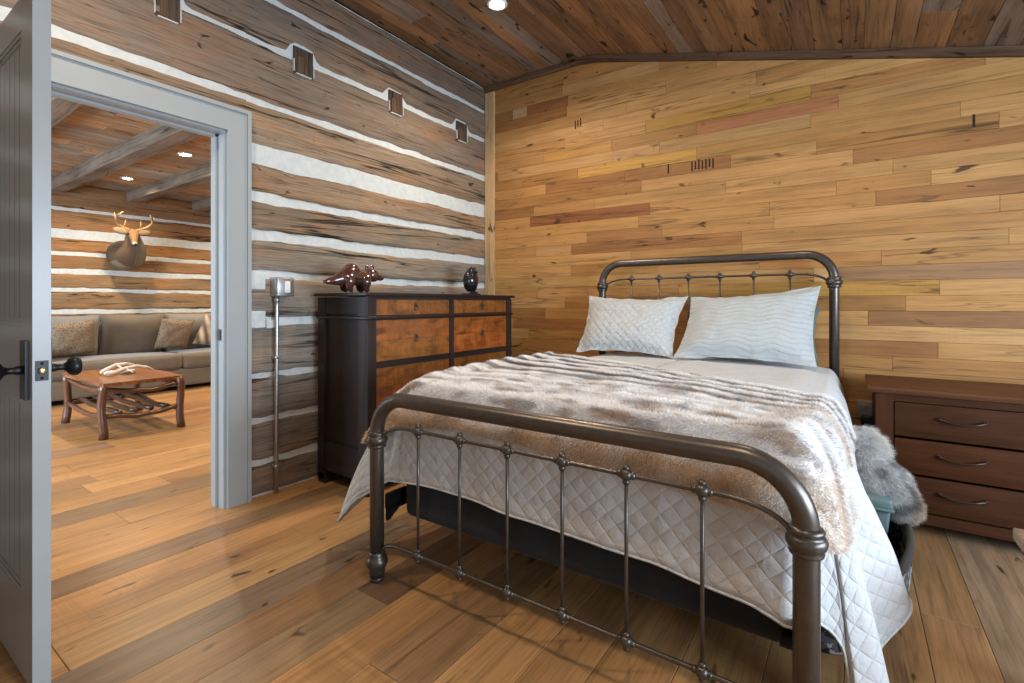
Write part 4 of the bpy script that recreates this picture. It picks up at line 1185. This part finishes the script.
# rustic coffee table made from branches
tb = thing('coffee_table', (-2.75, -1.96, 0), 'rustic coffee table with crooked branch legs on the living room floor', 'coffee table')
TC = (.13, .05, .024)
corn = [(-2.24, -2.245), (-2.20, -1.70), (-3.22, -2.235), (-3.30, -1.66)]
for i, (x, y) in enumerate(corn):
    sx = 1 if i < 2 else -1; sy = -1 if i in (0, 2) else 1
    mb = MB(); pts_ = []; rad = []
    for k in range(9):
        f = k / 8; pts_.append((x + sx * .010 * (1 - f) ** 2 + .010 * math.sin(f * 7 + i), y + sy * .010 * (1 - f) ** 2 + .010 * math.cos(f * 6 + i * 2), f * .455)); rad.append(.034 - .004 * math.sin(f * PI) + .003 * nz(f * 5, i, 2))
    mb.tube(pts_, rad, 12, True, TC); mb.build('leg', M['rustic'], tb)
mb = MB(); nx, ny = 16, 5
for k in range(ny):
    y0, y1 = lerp(-2.26, -1.66, k / ny) + .002, lerp(-2.26, -1.66, (k + 1) / ny) - .002; rr_ = []
    for i in range(nx + 1):
        f = i / nx; x = lerp(-3.30, -2.19, f)
        w0 = .02 * nz(f * 4, 3, 0) if k == 0 else 0; w1 = .02 * nz(f * 4, 9, 0) if k == ny - 1 else 0
        yy = lerp(0, .02, f) * 0
        rr_.append([(x, y0 + w0, .462), (x, y1 + w1, .462), (x, y1 + w1 * .6, .430), (x, y0 + w0 * .6, .430)])
    mb.loft(rr_, True, True, burl((.30, .115, .04)), 0, False)
mb.build('table_top', M['rustic'], tb)
for (a, b, z, nm) in ((0, 1, .40, 'rail'), (2, 3, .40, 'rail'), (0, 2, .41, 'rail'), (1, 3, .41, 'rail'), (0, 1, .19, 'stretcher'), (2, 3, .19, 'stretcher'), (0, 2, .19, 'stretcher'), (1, 3, .17, 'stretcher')):
    A, B = corn[a], corn[b]; mb = MB()
    mb.tube([(lerp(A[0], B[0], k / 10), lerp(A[1], B[1], k / 10), z - .03 * math.sin(PI * k / 10) + .012 * nz(k * .5, a + b, z * 9)) for k in range(11)], [.020 + .003 * nz(k * .7, a, b) for k in range(11)], 10, True, TC)
    mb.build(nm, M['rustic'], tb)
for k in range(4):
    y = lerp(-2.14, -1.80, k / 3); mb = MB()
    mb.tube([(lerp(-3.24, -2.22, i / 10), y + .02 * nz(i * .4, k, 3), .205 - .015 * math.sin(PI * i / 10) + .008 * nz(i * .6, k, 6)) for i in range(11)], [.022 + .004 * nz(i * .6, k, 1) for i in range(11)], 10, True, (.10, .05, .03)); mb.build('shelf_branch', M['rustic'], tb)
# shed antlers on the table
for i, (pp, lab) in enumerate((([(-2.80, -2.09, .490), (-2.80, -2.05, .515), (-2.80, -1.99, .545), (-2.79, -1.92, .55), (-2.78, -1.86, .535)], 'pale arched antler, the rear one on the rustic coffee table'),
                               ([(-2.66, -2.10, .490), (-2.66, -2.04, .49), (-2.66, -1.96, .52), (-2.65, -1.88, .535), (-2.64, -1.80, .515), (-2.63, -1.75, .482)], 'pale curved antler, the front one on the rustic coffee table'))):
    n = len(pp); mb = MB(); mb.tube(pp, [lerp(.024, .010, k / (n - 1)) for k in range(n)], 10)
    a = thing('shed_antler', pp[0], lab, 'antler'); mb.build('beam', M['antler_pale'], a)
    mb = MB(); mb.ball(pp[0], (.020, .024, .018), 10, 7); mb.build('burr', M['antler_pale'], a)
    q = pp[2]; mb = MB(); mb.tube([q, (q[0] + .05, q[1] + .02, q[2] - .02), (q[0] + .09, q[1] + .03, q[2] - .035)], [.010, .007, .003], 8); mb.build('tine', M['antler_pale'], a)
mb = MB(); mb.ball((-2.74, -1.93, .484), (.045, .075, .022), 14, 8, fn=lambda p: p * (1 + .25 * nz(p.x * 30, p.y * 30, p.z * 30)))
tag(mb.build('bone_piece', M['antler_pale']), 'lumpy pale bone lying between the two antlers', 'bone')

# mounted deer head
dt = thing('deer_mount', (-5.17, -1.22, 1.58), 'taxidermy deer head with branching antlers on the far log wall', 'deer head')
BRN, GRY, WHT, DRK = (.13, .083, .048), (.23, .19, .15), (.55, .50, .42), (.05, .035, .025)
secs = [(-5.175, -1.195, 1.76, .200, .195, 0), (-5.10, -1.195, 1.755, .200, .195, 0), (-5.02, -1.185, 1.765, .185, .185, .1), (-4.95, -1.18, 1.80, .158, .160, .3), (-4.89, -1.185, 1.855, .125, .130, .5), (-4.85, -1.20, 1.925, .095, .100, .6), (-4.83, -1.215, 1.985, .076, .080, .5),
        (-4.79, -1.225, 2.012, .066, .066, -.3), (-4.745, -1.235, 2.000, .064, .062, -.4), (-4.70, -1.243, 1.962, .052, .052, -.5), (-4.665, -1.250, 1.915, .038, .040, -.5), (-4.64, -1.256, 1.878, .032, .032, -.5), (-4.622, -1.260, 1.853, .029, .026, -.5), (-4.612, -1.262, 1.840, .012, .010, -.5)]
mb = MB(); rings = []; cols = []
for i, (x, y, z, ry, rz, pt) in enumerate(secs):
    pn = secs[min(i + 1, len(secs) - 1)]; pp = secs[max(i - 1, 0)]
    td = (Vector(pn[:3]) - Vector(pp[:3])).normalized()
    sd_ = V(0, 1, 0); up = td.cross(sd_).normalized() * -1; sd_ = up.cross(td).normalized() * -1
    if up.z < 0 and i > 6: pass
    rings.append([Vector((x, y, z)) + sd_ * ry * math.cos(2 * PI * k / 24) + up * rz * math.sin(2 * PI * k / 24) for k in range(24)])
def dcol(k, i):
    p = rings[min(k, len(rings) - 1)][i]
    if k >= 11: return DRK if k >= 12 else (.30, .26, .21)
    if k >= 7: return (.17, .09, .045)
    right = sstep(-.02, .10, p.y - secs[min(k, len(secs) - 1)][1])  # pale front, and greenish light on the neck painted into its right side
    if k <= 1 and p.z < 1.64: return (.24, .19, .14)
    return tuple(lerp(a, b, right * .75) for a, b in zip(BRN, (.26, .25, .21)))
mb.loft(rings, True, True, dcol); mb.build('body', M['deer'], dt)
for s2 in (-1, 1):
    mb = MB(); c = Vector((-4.80, -1.225 + s2 * .125, 2.035))
    mb.ball(c, (.022, .085, .042), 14, 9, (.24, .17, .10), 0, Matrix.Rotation(s2 * .20, 3, 'X')); mb.build('ear', M['deer'], dt)
    mb = MB(); mb.ball((-4.722, -1.238 + s2 * .056, 1.995), .016, 10, 7); mb.build('eye', M['black_stone'], dt)
    b0 = Vector((-4.79, -1.225, 2.055)); mb = MB()
    P = [b0 + V(0, s2 * .035, 0), b0 + V(-.02, s2 * .09, .025), b0 + V(-.01, s2 * .155, .055), b0 + V(.03, s2 * .195, .10), b0 + V(.07, s2 * .19, .15), b0 + V(.10, s2 * .155, .195)]
    mb.tube(P, [.017, .016, .015, .013, .010, .004], 10)
    for (k, v) in ((1, V(.03, s2 * -.01, .11)), (3, V(.02, s2 * .02, .10)), (4, V(.06, s2 * -.05, .06))):
        mb.tube([P[k], P[k] + v * .55 + V(.01, 0, 0), P[k] + v], [.012, .009, .003], 8)
    mb.build('antler', M['antler'], dt)
mb = MB(); mb.ball((-4.614, -1.262, 1.853), (.014, .024, .014), 10, 6); mb.build('nose', M['black_stone'], dt)

# ------------------------------------------------------------------ light
def area(name, loc, rot, sx, sy, col, power, spread=PI):
    d = bpy.data.lights.new(name, 'AREA'); d.shape = 'RECTANGLE'; d.size = sx; d.size_y = sy; d.color = col; d.energy = power; d.spread = spread
    o = bpy.data.objects.new(name, d); COL.objects.link(o); o.location = loc; o.rotation_euler = rot; return o
def spot(name, loc, col, power, ang=130, blend=.9, rad=.05, rot=(0, 0, 0)):
    d = bpy.data.lights.new(name, 'SPOT'); d.color = col; d.energy = power; d.spot_size = math.radians(ang); d.spot_blend = blend; d.shadow_soft_size = rad
    o = bpy.data.objects.new(name, d); COL.objects.link(o); o.location = loc; o.rotation_euler = rot; return o
COOL = (.68, .84, 1.0); WARM = (1.0, .82, .62)
area('window_light', (XR - .02, -2.55, 1.25), (0, -PI / 2, PI), 1.1, 2.4, COOL, 95)
area('window_light', (-2.7, YL0 + .02, 1.35), (PI / 2, 0, 0), 3.0, 1.6, COOL, 120)
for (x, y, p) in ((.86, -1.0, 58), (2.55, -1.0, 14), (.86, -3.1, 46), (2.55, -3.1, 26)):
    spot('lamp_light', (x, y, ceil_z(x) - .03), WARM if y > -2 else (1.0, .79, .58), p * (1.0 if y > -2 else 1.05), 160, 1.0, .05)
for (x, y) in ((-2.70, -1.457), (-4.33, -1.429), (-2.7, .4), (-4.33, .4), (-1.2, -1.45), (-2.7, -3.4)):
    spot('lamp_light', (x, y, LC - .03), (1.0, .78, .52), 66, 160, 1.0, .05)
w = bpy.data.worlds.new('World'); sc.world = w; w.use_nodes = True
w.node_tree.nodes['Background'].inputs[0].default_value = (.6, .75, 1.0, 1); w.node_tree.nodes['Background'].inputs[1].default_value = .6

# ------------------------------------------------------------------ camera
cd = bpy.data.cameras.new('Camera'); cam = bpy.data.objects.new('Camera', cd); COL.objects.link(cam)
cam.location = (2.82, -3.66, 1.12); cam.rotation_euler = (PI / 2, 0, math.atan(340 / 492.))
cd.sensor_width = 36; cd.lens = 492 / 1024 * 36; cd.shift_y = -38.5 / 1024; cd.clip_start = .05
sc.camera = cam
sc.view_settings.view_transform = 'Standard'; sc.view_settings.look = 'None'
sc.view_settings.exposure = 0.97; sc.view_settings.gamma = 1; sc.view_settings.use_curve_mapping = False
sc.cycles.use_denoising = True
sc.cycles.max_bounces = 8; sc.cycles.diffuse_bounces = 5
sc.cycles.sample_clamp_indirect = 6
